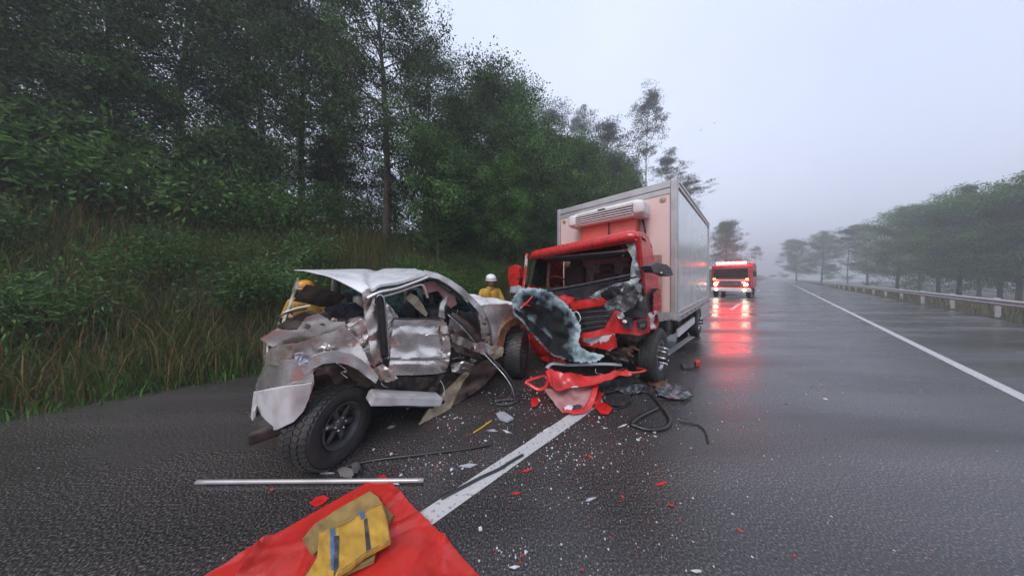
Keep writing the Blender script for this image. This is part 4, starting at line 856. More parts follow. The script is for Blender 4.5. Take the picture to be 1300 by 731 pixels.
for k in range(4):
    f = k / 3.3; tube('grille_slat', [TF_(730 + 1.8 * k, 398 + 7 * k, 1.60), TF_(752, 395.5 + 6.6 * k, 1.61), TF_(777 - 2.8 * k, 394 + 6.6 * k, 1.60)], 0.022, M['grille'], gl, 6, flat=.5, per=3)
lf = tpanel('front_frame', [(735, 423), (752, 421), (767, 417), (775, 404), (781, 394), (787, 396), (788, 404), (800, 409), (812, 404), (823, 400), (825, 412), (824, 422), (812, 426), (796, 424), (779, 423), (760, 427), (738, 430)], 1.58, 0.03, 19, M['redscr'], 20, 2.6, 0.03, 0.3, grad=(-.55, 0))
def ring(px, py, x, r, m, name, parent):
    c = Vector(TF_(px, py, x)); V, Fc = lathe_geo([(r * .62, -.01), (r * .70, .02), (r * .95, .025), (r, 0)], 24)
    return mesh(name, [(c.x + v[1], c.y + v[0], c.z + v[2] * .8) for v in V], Fc, m, parent, True)
def disc(px, py, x, r, m, name, parent):
    c = Vector(TF_(px, py, x)); V, Fc = lathe_geo([(0, .004), (r * .5, .010), (r, 0)], 20)
    return mesh(name, [(c.x + v[1], c.y + v[0], c.z + v[2] * .8) for v in V], Fc, m, parent, True)
tpanel('lamp_socket', [(789, 407), (795, 402), (803, 405), (805, 412), (801, 418), (792, 417)], 1.60, .02, 24, M['dark'], 9, 1.8, .01, .5, lf); disc(793, 408, 1.635, .032, M['unit'], 'broken_bulb', lf)
tpanel('lamp_socket', [(808, 408), (815, 404), (822, 406), (822, 416), (815, 420), (808, 416)], 1.50, .02, 25, M['dark'], 9, 1.8, .01, .6, lf); tpanel('lamp_ring', [(811, 410), (816, 407), (820, 411), (818, 416), (813, 416)], 1.53, .02, 26, M['grille'], 6, 1.6, .01, .5, lf)
disc(788, 401, 1.63, .05, M['silverfoil'], 'headlamp', lf); ring(788, 401, 1.635, .055, M['steel'], 'lamp_ring', lf)
tube('loose_cable', [TF_(727, 398, 1.68), TF_(733, 396, 1.70), TF_(737, 404, 1.71), TF_(734, 409, 1.70), TF_(729, 405, 1.69)], .010, M['unit'], cab, 6, closed=True)
bp = tpanel('bumper', [(734, 431), (752, 428), (777, 425), (779, 434), (780, 442), (770, 444), (752, 440), (735, 438)], 1.70, 0.03, 20, M['redwhite'], 24, 2.6, 0.10, 0.3)
tpanel('bumper_scrap', [(672, 430), (684, 436), (700, 446), (714, 454), (720, 462), (706, 464), (690, 458), (676, 448)], 1.62, 0.06, 21, M['redscr'], 10, 2.8, 0.012, 0.8)
tpanel('bumper_scrap', [(662, 414), (674, 416), (676, 423), (662, 424)], 1.75, 0.02, 22, M['orange'], 8, 2.6, 0.03, 0.4)
# running gear
for y in (-.75, -1.85): box('chassis_rail', (-BL + .1, y - .04, .62), (1.35, y + .04, .84), M['grime'], trk, .01)
box('engine', (.45, -1.70, .42), (1.35, -.85, 1.0), M['grime'], trk, .06)
box('radiator', (1.36, -1.75, .45), (1.42, -.75, 1.05), M['dark'], trk, .02)
box('front_beam', (1.40, -2.2, .44), (1.48, -.35, .56), M['grime'], trk, .02)
box('cross_member', (1.30, -1.95, .66), (1.36, -.6, .76), M['rust'], trk, .02)
make_wheel(trk, (.76, -.17, .43), 0, .43, .25, .24, 0, 'truck')
make_wheel(trk, (.70, -2.26, .42), math.pi, .42, .24, .24, 0, 'truck')
tube('front_axle', [(.70, -2.2, .40), (.70, -.25, .40)], .055, M['grime'], trk, 10, per=1)
for y in (-.16, -.43): make_wheel(trk, (-3.35, y, .42), 0, .42, .23, .24, 0, 'truck')
for y in (-2.44, -2.17): make_wheel(trk, (-3.35, y, .42), math.pi, .42, .23, .24, 0, 'truck')
tube('rear_axle', [(-3.35, -2.2, .42), (-3.35, -.4, .42)], .07, M['grime'], trk, 10, per=1)
sg = box('side_guard', (-2.55, -.10, .48), (-.55, -.05, .64), M['unit'], trk, .012)
for x in (-.8, -1.6, -2.4): box('guard_bracket', (x - .03, -.14, .55), (x + .03, -.105, .95), M['grime'], trk, .006)
box('fuel_tank', (-1.7, -.62, .45), (-.75, -.16, .88), M['grime'], trk, .08, 3)
box('battery_box', (-.6, -.60, .50), (-.15, -.18, .86), M['dark'], trk, .03)
box('mud_flap', (-2.86, -.52, .28), (-2.84, -.06, .86), M['dark'], trk, .006)
box('rear_mudguard', (-3.8, -.55, .87), (-2.85, -.03, .905), M['dark'], trk, .01)
box('inner_wheel_arch', (.12, -.46, .72), (.30, -.06, .95), M['dark'], trk, .03)
for k in range(40):   # broken mechanical clutter under the cab
    a, b = rgs.uniform(672, 806), rgs.uniform(438, 470); x = rgs.uniform(1.3, 1.6); p = Vector(TF_(a, b, x)); pts = [p]
    if p.z < .14: continue
    for j in range(3): p = p + Vector((rgs.uniform(-.08, .06), rgs.uniform(-.14, .14), rgs.uniform(-.08, .06))); p.z = max(.05, p.z); pts.append(p)
    tube('broken_pipe' if k % 2 else 'hanging_wire', pts, rgs.uniform(.012, .028) if k % 2 else .006, M[rgs.choice(('grime', 'grime', 'dark', 'rust', 'steel', 'redscr'))], trk, 6, per=3)
for k in range(16):
    a, b = rgs.uniform(690, 802), rgs.uniform(436, 466); r = rgs.uniform(4, 8)
    if TF_(a, b, 1.5).z < .2: continue
    tpanel('torn_bracket', [(a + r * rgs.uniform(.6, 1.3) * math.cos(q * 1.05), b + r * rgs.uniform(.3, .8) * math.sin(q * 1.05)) for q in range(6)], rgs.uniform(1.45, 1.6), .04, 90 + k, M[rgs.choice(('grime', 'grime', 'dark', 'rust', 'redscr', 'silver_dirty'))], 8, 2.6, .02, .4, trk)
# mirrors
mr = empty('road_side_mirror', (0, 0, 0), 0, cab)
sheet('mirror_shell', [(814, 338), (822, 334), (836, 336), (842, 341), (845, 349), (838, 351), (830, 347), (818, 346)], lambda a, b: TS_(a, b, YR + .16 + .01 * crum(a, b, 2, 14)), 2.6, (0, .10, 0), M['grille'], mr, 44)
tube('mirror_arm', [TS_(813, 340, YR), TS_(818, 341, YR + .1), TS_(822, 341, YR + .2)], .022, M['dark'], mr, 8)
lathe('mirror_bolt', [(0, .02), (.012, .018), (.014, 0)], M['steel'], mr, 10, loc=Vector(TS_(839, 346.5, YR + .265)))
ml = empty('verge_side_mirror', (0, 0, 0), 0, cab)
sheet('mirror_shell', [(646, 339), (653, 336), (659, 340), (660, 352), (658, 362), (648, 364), (645, 352)], lambda a, b: TF_(a, b, 1.35 + .02 * crum(a, b, 2, 14)), 2.6, (-.12, 0, 0), M['redscr'], ml, 45)
sheet('mirror_glass', [(648, 364), (658, 362), (662, 366), (656, 372), (647, 371)], lambda a, b: TF_(a, b, 1.36 + .02 * crum(a, b, 3, 9)), 2.0, (-.05, 0, 0), M['lav'], ml, 46)
tube('mirror_arm', [TF_(668, 350, 1.42), TF_(662, 352, 1.38), TF_(657, 354, 1.34)], .018, M['dark'], ml, 8)
# ------------------------------------------------------------------ the truck's windscreen hanging torn between the wrecks
def ws(a, b):
    k = ((a - 695) / 45) ** 2 + ((b - 412) / 48) ** 2
    d = 3.22 + 0.30 * (430 - b) / 70 + 0.13 * max(0, 1 - k) - 0.10 * max(0, (a - 735) / 35) + 0.03 * crum(a, b, 6, 20)
    return at(a, b, d)
wsr = tag(empty('torn_windscreen'), 'big crazed windscreen torn loose and draped over the broken cab front', 'windscreen')
rim = [(649, 381), (654, 374), (660, 366), (675, 365.5), (690, 367), (704, 374), (716, 383), (729, 398), (735, 410), (738, 421), (733, 434), (738, 441), (747, 446), (758, 449), (768, 452), (757, 459), (740, 459), (724, 457), (702, 451), (684, 434), (664, 410), (651, 397)]
def edge(a, b):
    d = 99
    for (x0, y0), (x1, y1) in zip(rim, rim[1:] + rim[:1]):
        vx, vy = x1 - x0, y1 - y0; t_ = max(0, min(1, ((a - x0) * vx + (b - y0) * vy) / (vx * vx + vy * vy))); d = min(d, math.hypot(a - x0 - t_ * vx, b - y0 - t_ * vy))
    wd = 4.5 if (b - 381) > (a - 649) * .85 + 6 else (17 if a < 700 else 14)
    if b > 440 and a > 728: wd = 26
    return d / wd + (.45 if wd == 4.5 else 0)
def rimfn(a, b): p = ws(a, b); d = (p - Vector((0, 0, EYE))).normalized(); return p - d * .02
sheet('crazed_sheet', rim, lambda a, b: ws(a, b) + Vector((0, .055, .0)) * crum(a, b, 12, 22, .7), 1.8, (0, .006, 0), M['crazed'], wsr, 50, 1.4, True, 40, edge)
tube('red_thread', [rimfn(661, 391) , rimfn(667, 386), rimfn(672, 381), rimfn(676, 376)], .016, M['redwhite'], wsr, 5)
tube('red_thread', [rimfn(664, 384), rimfn(668, 387), rimfn(673, 388)], .010, M['redwhite'], wsr, 5)

# ------------------------------------------------------------------ bumper wreckage lying on the road
def wr(a, b): return at(a, b, 2.70 + (525 - b) / 60 * 0.52 + .05 * crum(a, b, 3, 26))
def wrz(dz): return lambda a, b: wr(a, b) + Vector((0, -.06 * dz, .02 * dz)) + Vector((0, .02, .03)) * crum(a, b, 7 + dz, 24)
bpw = tag(empty('bumper_wreck'), 'torn red truck bumper lying across the white line', 'bumper')
sheet('inner_apron', [(689, 494), (703, 492), (740, 488), (757, 484), (752, 502), (746, 520), (728, 526), (712, 521), (700, 508)], wrz(0), 3, (0, .012, 0), M['pinkinner'], bpw, 55, .4)
sheet('bumper_skin', [(691, 470), (696, 467), (712, 472), (738, 476), (770, 472), (792, 469), (797, 474), (775, 478), (758, 483), (740, 488), (722, 490), (703, 494), (697, 486)], wrz(2), 2.8, (0, .015, 0), M['redscr'], bpw, 56, .3)
sheet('apron_border', [(752, 484), (758, 482), (755, 498), (748, 518), (742, 523), (728, 526), (714, 522), (713, 517), (728, 521), (741, 516), (748, 500)], wrz(1), 2.6, (0, .02, 0), M['red'], bpw, 57, .2)
tube('side_loop', [wr(668, 484) , wr(680, 479.5), wr(692, 477), wr(696, 484), wr(692, 492), wr(684, 494), wr(674, 489)], .026, M['red'], bpw, 6, closed=True, flat=.3)
tube('number_plate_beam', [wr(694, 467) , wr(702, 461.5) , wr(722, 463), wr(745, 462.5), wr(770, 462), wr(789, 463)], .034, M['lav'], bpw, 6, flat=.5)
tube('skin_edge', [wrz(2)(697, 470), wrz(2.4)(700, 482), wrz(2.4)(704, 493), wrz(2.4)(722, 489.5), wrz(2.4)(740, 487), wrz(2.4)(757, 482)], .009, M['redwhite'], bpw, 6)
sheet('broken_clip', [(715, 516), (720, 512), (726, 514), (724, 520), (717, 521)], wrz(1), 2, (0, .012, 0), M['whitebit'], bpw, 58, .4)
sheet('clip_hole', [(722, 513), (732, 511), (738, 514), (734, 518), (724, 519)], wrz(.6), 2.4, (0, .008, 0), M['dark'], bpw, 59, .2)

for k_, (o_, m_, z_) in enumerate((([(760, 486), (782, 478), (806, 476), (812, 482), (790, 490), (768, 494)], 'dark', .12), ([(700, 478), (720, 472), (742, 474), (738, 482), (712, 486)], 'grille', .10), ([(782, 492), (800, 486), (818, 488), (812, 497), (794, 500)], 'film', .08), ([(746, 500), (758, 494), (766, 500), (760, 512), (750, 514)], 'redscr', .06))):
    sheet('torn_flap', o_, lambda a, b, z_=z_, k_=k_: gnd(a, b, z_ + .05 * crum(a, b, 14 + k_, 16)), 2.2, (0, 0, -.01), M[m_], bpw, 160 + k_, .6)
def ground_tube(name, pts, r, m, label, cat, z=None, closed=False, group=None, flat=1.0):
    o = tube(name, [gnd(a, b, (r * flat + .004 if z is None else z) + (h[0] if h else 0)) for a, b, *h in pts], r, m, None, 7, closed, flat, 6)
    return tag(o, label, cat, group)
U = lambda x, y: (650 + x * .1923, 450 + y * .1923)
ground_tube('rubber_seal', [U(600, 270), U(640, 262), U(750, 250), U(850, 240), U(915, 262), U(975, 330), U(1025, 395), U(1042, 440), U(1005, 482), U(900, 492), U(815, 468), U(790, 452), U(850, 405), U(965, 350)], .024, M['seal'], 'thick black rubber strip looping on the wet road by the truck wheel', 'rubber strip', flat=.7)
ground_tube('rubber_seal', [U(602, 272), U(610, 315), U(665, 350), U(730, 345), U(765, 320), U(745, 280), U(690, 268)], .013, M['seal'], 'thin black rubber strip curled beside the torn bumper', 'rubber strip', flat=.7)
ground_tube('rubber_seal', [U(870, 290), U(930, 282), U(980, 296), U(1060, 292), U(1130, 296), U(1150, 270), U(1190, 268)], .011, M['seal'], 'black wiper strip by the crushed foil under the truck wheel', 'rubber strip', flat=.7)
ground_tube('cable', [(862, 533), (872, 536), (884, 538), (893, 544), (897, 551), (899, 561)], .009, M['grime'], 'thin frayed brown cable lying alone on the open road', 'cable')
ground_tube('black_rod', [(438, 592), (470, 584.5), (520, 578), (570, 572), (600, 568), (626, 563)], .013, M['seal'], 'long straight black strip beside the flat rear tyre', 'strip', flat=.8)
ground_tube('black_rod', [(560, 632), (585, 619), (612, 605), (634, 595), (645, 588), (655, 582), (664, 577)], .014, M['seal'], 'bent black strip lying along the white line', 'strip', flat=.6)
ground_tube('wire', [(683, 487), (692, 497), (700, 508), (704, 519)], .006, M['seal'], 'short black wire beside the loop of the red bumper', 'wire')
ground_tube('aluminium_pole', [(250, 611.5), (376, 610.5), (460, 610), (538, 609.5)], .0165, M['alu'], 'pale aluminium pole lying straight on the road by the red tarpaulin', 'pole')
ground_tube('yellow_stick', [(601, 549), (612, 542), (624, 533.5)], .008, M['yellowstick'], 'thin yellow stick among the glass on the road', 'stick')
# bent foil under the truck wheel and dark flaps by the bumper
fo = tag(sheet('crumpled_foil', [(832, 492), (845, 487), (860, 486), (872, 494), (878, 502), (868, 506), (850, 505), (836, 501)], lambda a, b: gnd(a, b, .03 + .03 * (crum(a, b, 4, 9) + .8)), 2.4, (0, 0, -.008), M['film'], None, 61, .6), 'crumpled dark glass film beside the truck wheel', 'film')
tag(sheet('rust_plate', [(818, 476), (832, 478), (846, 485), (852, 490), (838, 492), (824, 488)], lambda a, b: gnd(a, b, .05 + .03 * crum(a, b, 5, 12)), 2.4, (0, 0, -.01), M['rust'], None, 62, .4), 'rust-brown plate lying against the foot of the truck wheel', 'plate')
tag(sheet('plastic_flap', [(764, 494), (778, 486), (792, 480), (800, 484), (790, 492), (772, 498)], lambda a, b: gnd(a, b, .10 + .04 * crum(a, b, 6, 14)), 2.6, (0, 0, -.012), M['grille'], None, 63, .4), 'dark plastic flap propped behind the rubber strips', 'plastic flap')
tag(sheet('plastic_flap', [(770, 502), (785, 499), (800, 501), (802, 508), (792, 514), (776, 514), (766, 508)], lambda a, b: gnd(a, b, .05 + .03 * crum(a, b, 7, 14)), 2.6, (0, 0, -.012), M['dark'], None, 64, .4), 'flat dark plastic flap inside the curl of thin rubber', 'plastic flap')
tag(sheet('red_scrap', [(754, 514), (762, 510), (772, 511), (777, 518), (772, 525), (762, 524), (758, 519)], lambda a, b: gnd(a, b, .03 + .018 * crum(a, b, 8, 14)), 2.0, (0, 0, -.012), M['red'], None, 65, .5), 'bright red crumpled scrap next to the torn bumper', 'scrap')
tag(sheet('red_scrap', [(674, 506), (682, 504), (686, 508), (682, 514), (675, 516)], lambda a, b: gnd(a, b, .035 + .02 * crum(a, b, 9, 6)), 1.6, (0, 0, -.012), M['redwhite'], None, 66, .5), 'small red and white scrap beside the red bumper loop', 'scrap')
tag(sheet('red_scrap', [(393, 638), (400, 631), (410, 628), (418, 632), (410, 639), (400, 642)], lambda a, b: gnd(a, b, .012 + .004 * crum(a, b, 9, 12)), 2.2, (0, 0, -.008), M['red'], None, 67, .6), 'red plastic scrap on the road at the edge of the tarpaulin', 'scrap')
mb = tag(empty('broken_bracket'), 'small broken metal bracket lying by the flat tyre', 'bracket')
sheet('bracket_plate', [(428, 596), (436, 592), (446, 594), (450, 600), (446, 606), (432, 604)], lambda a, b: gnd(a, b, .035 + .006 * crum(a, b, 4, 16)), 2.2, (0, 0, -.006), M['silver_dirty'], mb, 68, .4)
sheet('bracket_lug', [(446, 588), (454, 586), (458, 592), (454, 600), (448, 598)], lambda a, b: gnd(a, b, .05 + .006 * crum(a, b, 5, 12)), 2.2, (0, 0, -.008), M['grille'], mb, 69, .4)
box_ = tag(sheet('mirror_piece', [(630, 524), (640, 522), (652, 530), (644, 534), (634, 531)], lambda a, b: gnd(a, b, .03 + .008 * crum(a, b, 4, 9)), 2.2, (0, 0, -.022), M['lav'], None, 70, .2), 'grey broken mirror piece on the road by the yellow stick', 'mirror piece')
dk = tag(empty('tail_lamp_wreck'), 'black and red lamp wreck on the road behind the truck wheel', 'lamp wreck')
sheet('lamp_base', [(864, 460), (874, 458), (884, 460), (880, 466), (868, 467)], lambda a, b: gnd(a, b, .05 + .02 * crum(a, b, 4, 8)), 2.0, (0, 0, -.04), M['dark'], dk, 71, .3)
sheet('lamp_lens', [(882, 457), (888, 456), (889, 460), (884, 461)], lambda a, b: gnd(a, b, .10), 1.5, (0, 0, -.06), M['redbit'], dk, 72, .2)
# chips of glass and plastic: the larger ones singly, the rest as one spread
rgc = random.Random(9)
def chip(a, b, r, seed):
    q = random.Random(seed); t_ = q.uniform(-.5, .5); P_ = [(r * 1.9 * q.uniform(.6, 1.2) * math.cos(k * 1.57 + q.uniform(-.4, .4)), r * .62 * q.uniform(.4, 1.2) * math.sin(k * 1.57 + q.uniform(-.4, .4))) for k in range(4)]
    return [(a + x * math.cos(t_) - y * math.sin(t_), b + (x * math.sin(t_) + y * math.cos(t_)) * .8) for x, y in P_]
for k, (a, b, r, m, lab) in enumerate(((625, 546, 5, 'lav', 'grey-blue plastic shard beside the yellow stick'), (594, 590, 6, 'lav', 'pale bent shard between the black strips and the white line'),
        (643, 547, 4, 'whitebit', 'white shard on the road left of the white line end'), (604, 621, 4, 'whitebit', 'white shard lying on the white line edge'), (840, 613, 5, 'redbit', 'red plastic disc-like chip alone on the open lane'),
        (669, 597, 4.5, 'redbit', 'red chip beside the white line'), (652, 719, 5, 'whitebit', 'white chip near the corner of the red tarpaulin'), (884, 724, 5, 'whitebit', 'white sliver far out on the open lane'),
        (749, 633, 4, 'lav', 'pale glass chip in the middle of the lane'), (696, 544, 4, 'whitebit', 'white chip beside the lane line under the bumper'), (656, 625, 4, 'redbit', 'red chip among white crumbs beside the lane line'),
        (852, 640, 3.5, 'redbit', 'small dull red chip out on the open lane'), (500, 613, 4, 'whitebit', 'thin white chip beside the aluminium pole'), (414, 600, 5, 'whitebit', 'white chip under the flat tyre'), (497, 541, 5, 'lav', 'pale glass piece on the road below the running board'), (602, 525, 5, 'brown_metal', 'brown plate scrap below the torn door'), (790, 540, 3.5, 'whitebit', 'white chip inside the big rubber loop'))):
    tag(sheet('debris_chip', chip(a, b, r, 300 + k), lambda x, y, k=k: gnd(x, y, .010 + .003 * crum(x, y, k, 12)), 2.2, (0, 0, -.005), M[m], None, 80 + k, .3), lab, 'debris chip')
V, Fc, ix = [], [], []
cl_ = [(rgc.gauss(715, 90), 480 + abs(rgc.gauss(0, 95)), rgc.uniform(6, 30)) for _ in range(46)] + [(rgc.uniform(480, 640), rgc.uniform(520, 600), rgc.uniform(8, 24)) for _ in range(10)]
for k in range(1700):
    if rgc.random() < .72: cx_, cy_, sg_ = rgc.choice(cl_); a, b = rgc.gauss(cx_, sg_ * 1.5), rgc.gauss(cy_, sg_ * .6)
    else: a, b = rgc.gauss(720, 210), 440 + 330 * rgc.random() ** 1.5
    if b < 432: continue
    if b > 900 or (a < 480 and b < 560): continue
    c = gnd(a, b, .006); r = .0025 + .008 * rgc.random() ** 2.2 * (2.6 if rgc.random() < .12 else 1); an = rgc.uniform(0, 6); r *= min(1, 150 / (b - 352)) ** .6; o = len(V); nn = rgc.choice((3, 4, 5))
    for h in (0, 1):
        for q in range(nn): V.append((c.x + math.cos(an + q * 6.283 / nn) * r * rgc.uniform(.6, 1.3), c.y + math.sin(an + q * 6.283 / nn) * r * rgc.uniform(.6, 1.3), .001 + h * rgc.uniform(.003, .007)))
    Fc.append(tuple(o + nn + q for q in range(nn))); m_ = 0 if rgc.random() < .74 else (1 if rgc.random() < .7 else 2)
    ix.append(m_)
    for q in range(nn): Fc.append((o + q, o + (q + 1) % nn, o + nn + (q + 1) % nn, o + nn + q)); ix.append(m_)
tag(mesh('glass_crumbs', V, Fc, [M['whitebit'], M['redbit'], M['grille']], None, False, ix), 'crumbs of glass and plastic strewn over the road', 'debris', kind='stuff')

# ------------------------------------------------------------------ red tarpaulin with folded trousers
TC = gnd(487, 601, .02); e1 = (gnd(376, 663, .02) - TC).normalized(); e2 = (gnd(607, 731, .02) - TC).normalized()
def tp(a, b):
    p = TC + e1 * a + e2 * b; w = noise.noise(Vector((a * 3.1, b * 2.2, 3)))
    z =   .014 + .013 * w + .024 * max(0, noise.noise(Vector((a * 1.2 + b * 2.6, a * 5 - b * 3, 8)))) + .014 * max(0, 1 - abs((a * .8 + b - .62) / .05)) * .5 + .012 * max(0, 1 - abs((b - .28 - .35 * a) / .03)) * (a < .6)
    for (cx_, cy_, ph, fr) in ((.9, .44, .2, 2.3), (.35, .94, .7, 1.7), (.72, -.69, .1, 2.9)):
        v = (a * cx_ + b * cy_) * fr + ph + .35 * noise.noise(Vector((a * 2.1, b * 2.1, fr))); z += .034 * max(0, 1 - abs((v % 1) - .5) / .10) * max(0, noise.noise(Vector((a * 2.3, b * 2.3, fr * 3))) + .15)
    if min(a, b) < .02: z += .004
    return Vector((p.x, p.y, max(.009, z)))
tag(sheet('tarpaulin', [(0, 0), (.45, -.01), (1.0, .01), (1.45, 0), (1.47, .6), (1.45, 1.5), (.7, 1.52), (0, 1.5), (-.012, .8), (.005, .4)], tp, .02, (0, 0, -.006), M['tarp'], None, 90, .002), 'glossy red tarpaulin spread on the road', 'tarpaulin')
tz = lambda h: (lambda a, b: gnd(a, b, .035 + h + .016 * noise.noise(Vector((a * .05, b * .06, h * 90))) + .007 * noise.noise(Vector((a * .16, b * .14, 2 + h * 50)))))
Zc = lambda x, y: (370 + x * .2612, 540 + y * .2612)
tr = tag(empty('folded_trousers'), 'folded yellow firefighter trousers with dark tape bands lying on the red tarpaulin', 'trousers')
sheet('seat_fold', [Zc(*p) for p in ((55, 545), (110, 480), (240, 395), (380, 318), (420, 345), (445, 385), (495, 435), (475, 462), (470, 520), (300, 540), (150, 560), (130, 600), (105, 625))], tz(.012), 3.5, (0, 0, -.022), M['khaki'], tr, 91, .3)
sheet('lower_leg', [Zc(*p) for p in ((60, 740), (100, 680), (130, 640), (180, 560), (420, 560), (412, 605), (400, 650), (310, 690), (215, 735), (150, 790))], tz(.018), 3.5, (0, 0, -.022), M['khaki'], tr, 92, .3)
ul = sheet('upper_leg', [Zc(*p) for p in ((135, 515), (200, 495), (300, 450), (390, 395), (440, 370), (452, 410), (468, 470), (482, 560), (430, 588), (360, 625), (290, 680), (230, 715), (170, 800), (40, 800), (90, 700), (125, 640), (130, 570))], tz(.050), 3.2, (0, 0, -.022), M['yellow'], tr, 93, .3)
for q, m_ in (([(352, 458), (368, 452), (386, 600), (364, 612)], 'stripe'), ([(330, 420), (350, 414), (357, 450), (338, 458)], 'blue'), ([(205, 540), (232, 535), (228, 690), (205, 740)], 'stripe'), ([(188, 502), (212, 500), (213, 560), (204, 700), (192, 700)], 'blue')):
    sheet('tape_band', [Zc(*p) for p in q], lambda a, b: tz(.050)(a, b) + Vector((0, 0, .004)), 3, (0, 0, -.004), M[m_], tr if m_ == 'x' else ul, 94, 0)
for pts_ in (((140, 520), (205, 500), (300, 456), (392, 401), (438, 378)), ((436, 376), (448, 412), (464, 470), (478, 556)), ((476, 560), (428, 583), (358, 620), (288, 674), (226, 712))):
    tube('seam', [tz(.050)(*Zc(*p)) + Vector((0, 0, .003)) for p in pts_], .0028, M['khaki'], ul, 5)
sheet('tape_band', [Zc(*p) for p in ((330, 655), (345, 645), (350, 662), (332, 672))], lambda a, b: tz(.018)(a, b) + Vector((0, 0, .004)), 3, (0, 0, -.004), M['blue'], tr, 95, 0)

# ------------------------------------------------------------------ fire engine on the road behind, lamps lit
fl_ = ((903 - CX) / F); Yf = 19.6
fo_ = Vector((fl_ * Yf, Yf, 0)) - ND * 1.2
fe = tag(empty('fire_engine', fo_, math.atan2(-RD.y, -RD.x)), 'red fire engine with lit red beacons and headlamps on the road behind the truck', 'fire engine')
b_ = box('cab', (-1.9, -1.2, .75), (0, 1.2, 2.75), M['red'], fe, .14, 3, smooth=True)
box('windscreen', (-.06, -1.05, 1.62), (.012, 1.05, 2.45), M['windowdark'], fe, .01)
box('front_band', (-.04, -1.12, 1.40), (.016, 1.12, 1.50), M['unit'], fe, .004)
box('grille', (-.04, -.70, .95), (.018, .70, 1.35), M['dark'], fe, .01)
for k in range(3): box('grille_slat', (.0, -.68, 1.02 + k * .11), (.03, .68, 1.05 + k * .11), M['steel'], fe, .006)
box('bumper', (-.3, -1.22, .48), (.14, 1.22, .80), M['unit'], fe, .05, 3)
box('body', (-7.0, -1.22, .70), (-2.0, 1.22, 3.0), M['red'], fe, .06)
for s in (-1, 1):
    V, Fc = lathe_geo([(0, .05), (.08, .045), (.115, .02), (.12, 0)], 20)
    mesh('headlamp', [(v[1] + .016, v[0] + s * .92, v[2] + 1.10) for v in V], Fc, M['headlamp'], fe, True)
    mesh('fog_lamp', [(v[1] * .6 + .142, v[0] * .6 + s * .85, v[2] * .6 + .63) for v in V], Fc, M['headlamp'], fe, True)
    box('marker_lamp', (-.02, s * 1.0 - .08, 1.52), (.03, s * 1.0 + .08, 1.60), M['markerlit'], fe, .01)
    q = empty('mirror', (0, 0, 0), 0, fe); box('mirror_head', (-.15, s * 1.42 - .10, 1.75), (-.05, s * 1.42 + .10, 2.2), M['dark'], q, .03); tube('mirror_arm', [(-.15, s * 1.15, 2.25), (-.12, s * 1.35, 2.28), (-.10, s * 1.42, 2.15)], .02, M['dark'], q, 6)
    make_wheel(fe, (-1.1, s * 1.03, .48), math.pi if s < 0 else 0, .48, .28, .27, 0, 'truck'); make_wheel(fe, (-5.3, s * 1.03, .48), math.pi if s < 0 else 0, .48, .28, .27, 0, 'truck')
lb = box('light_bar_base', (-.75, -.95, 2.76), (-.35, .95, 2.83), M['dark'], fe, .01)
for k in range(6): box('beacon', (-.72, -.93 + k * .315, 2.835), (-.38, -.93 + k * .315 + .28, 3.03), M['redbeacon'], fe, .04, 2)
for s in (-1, 1): box('grille_beacon', (.02, s * .80 - .09, 1.23), (.06, s * .80 + .09, 1.31), M['redbeacon'], fe, .01)

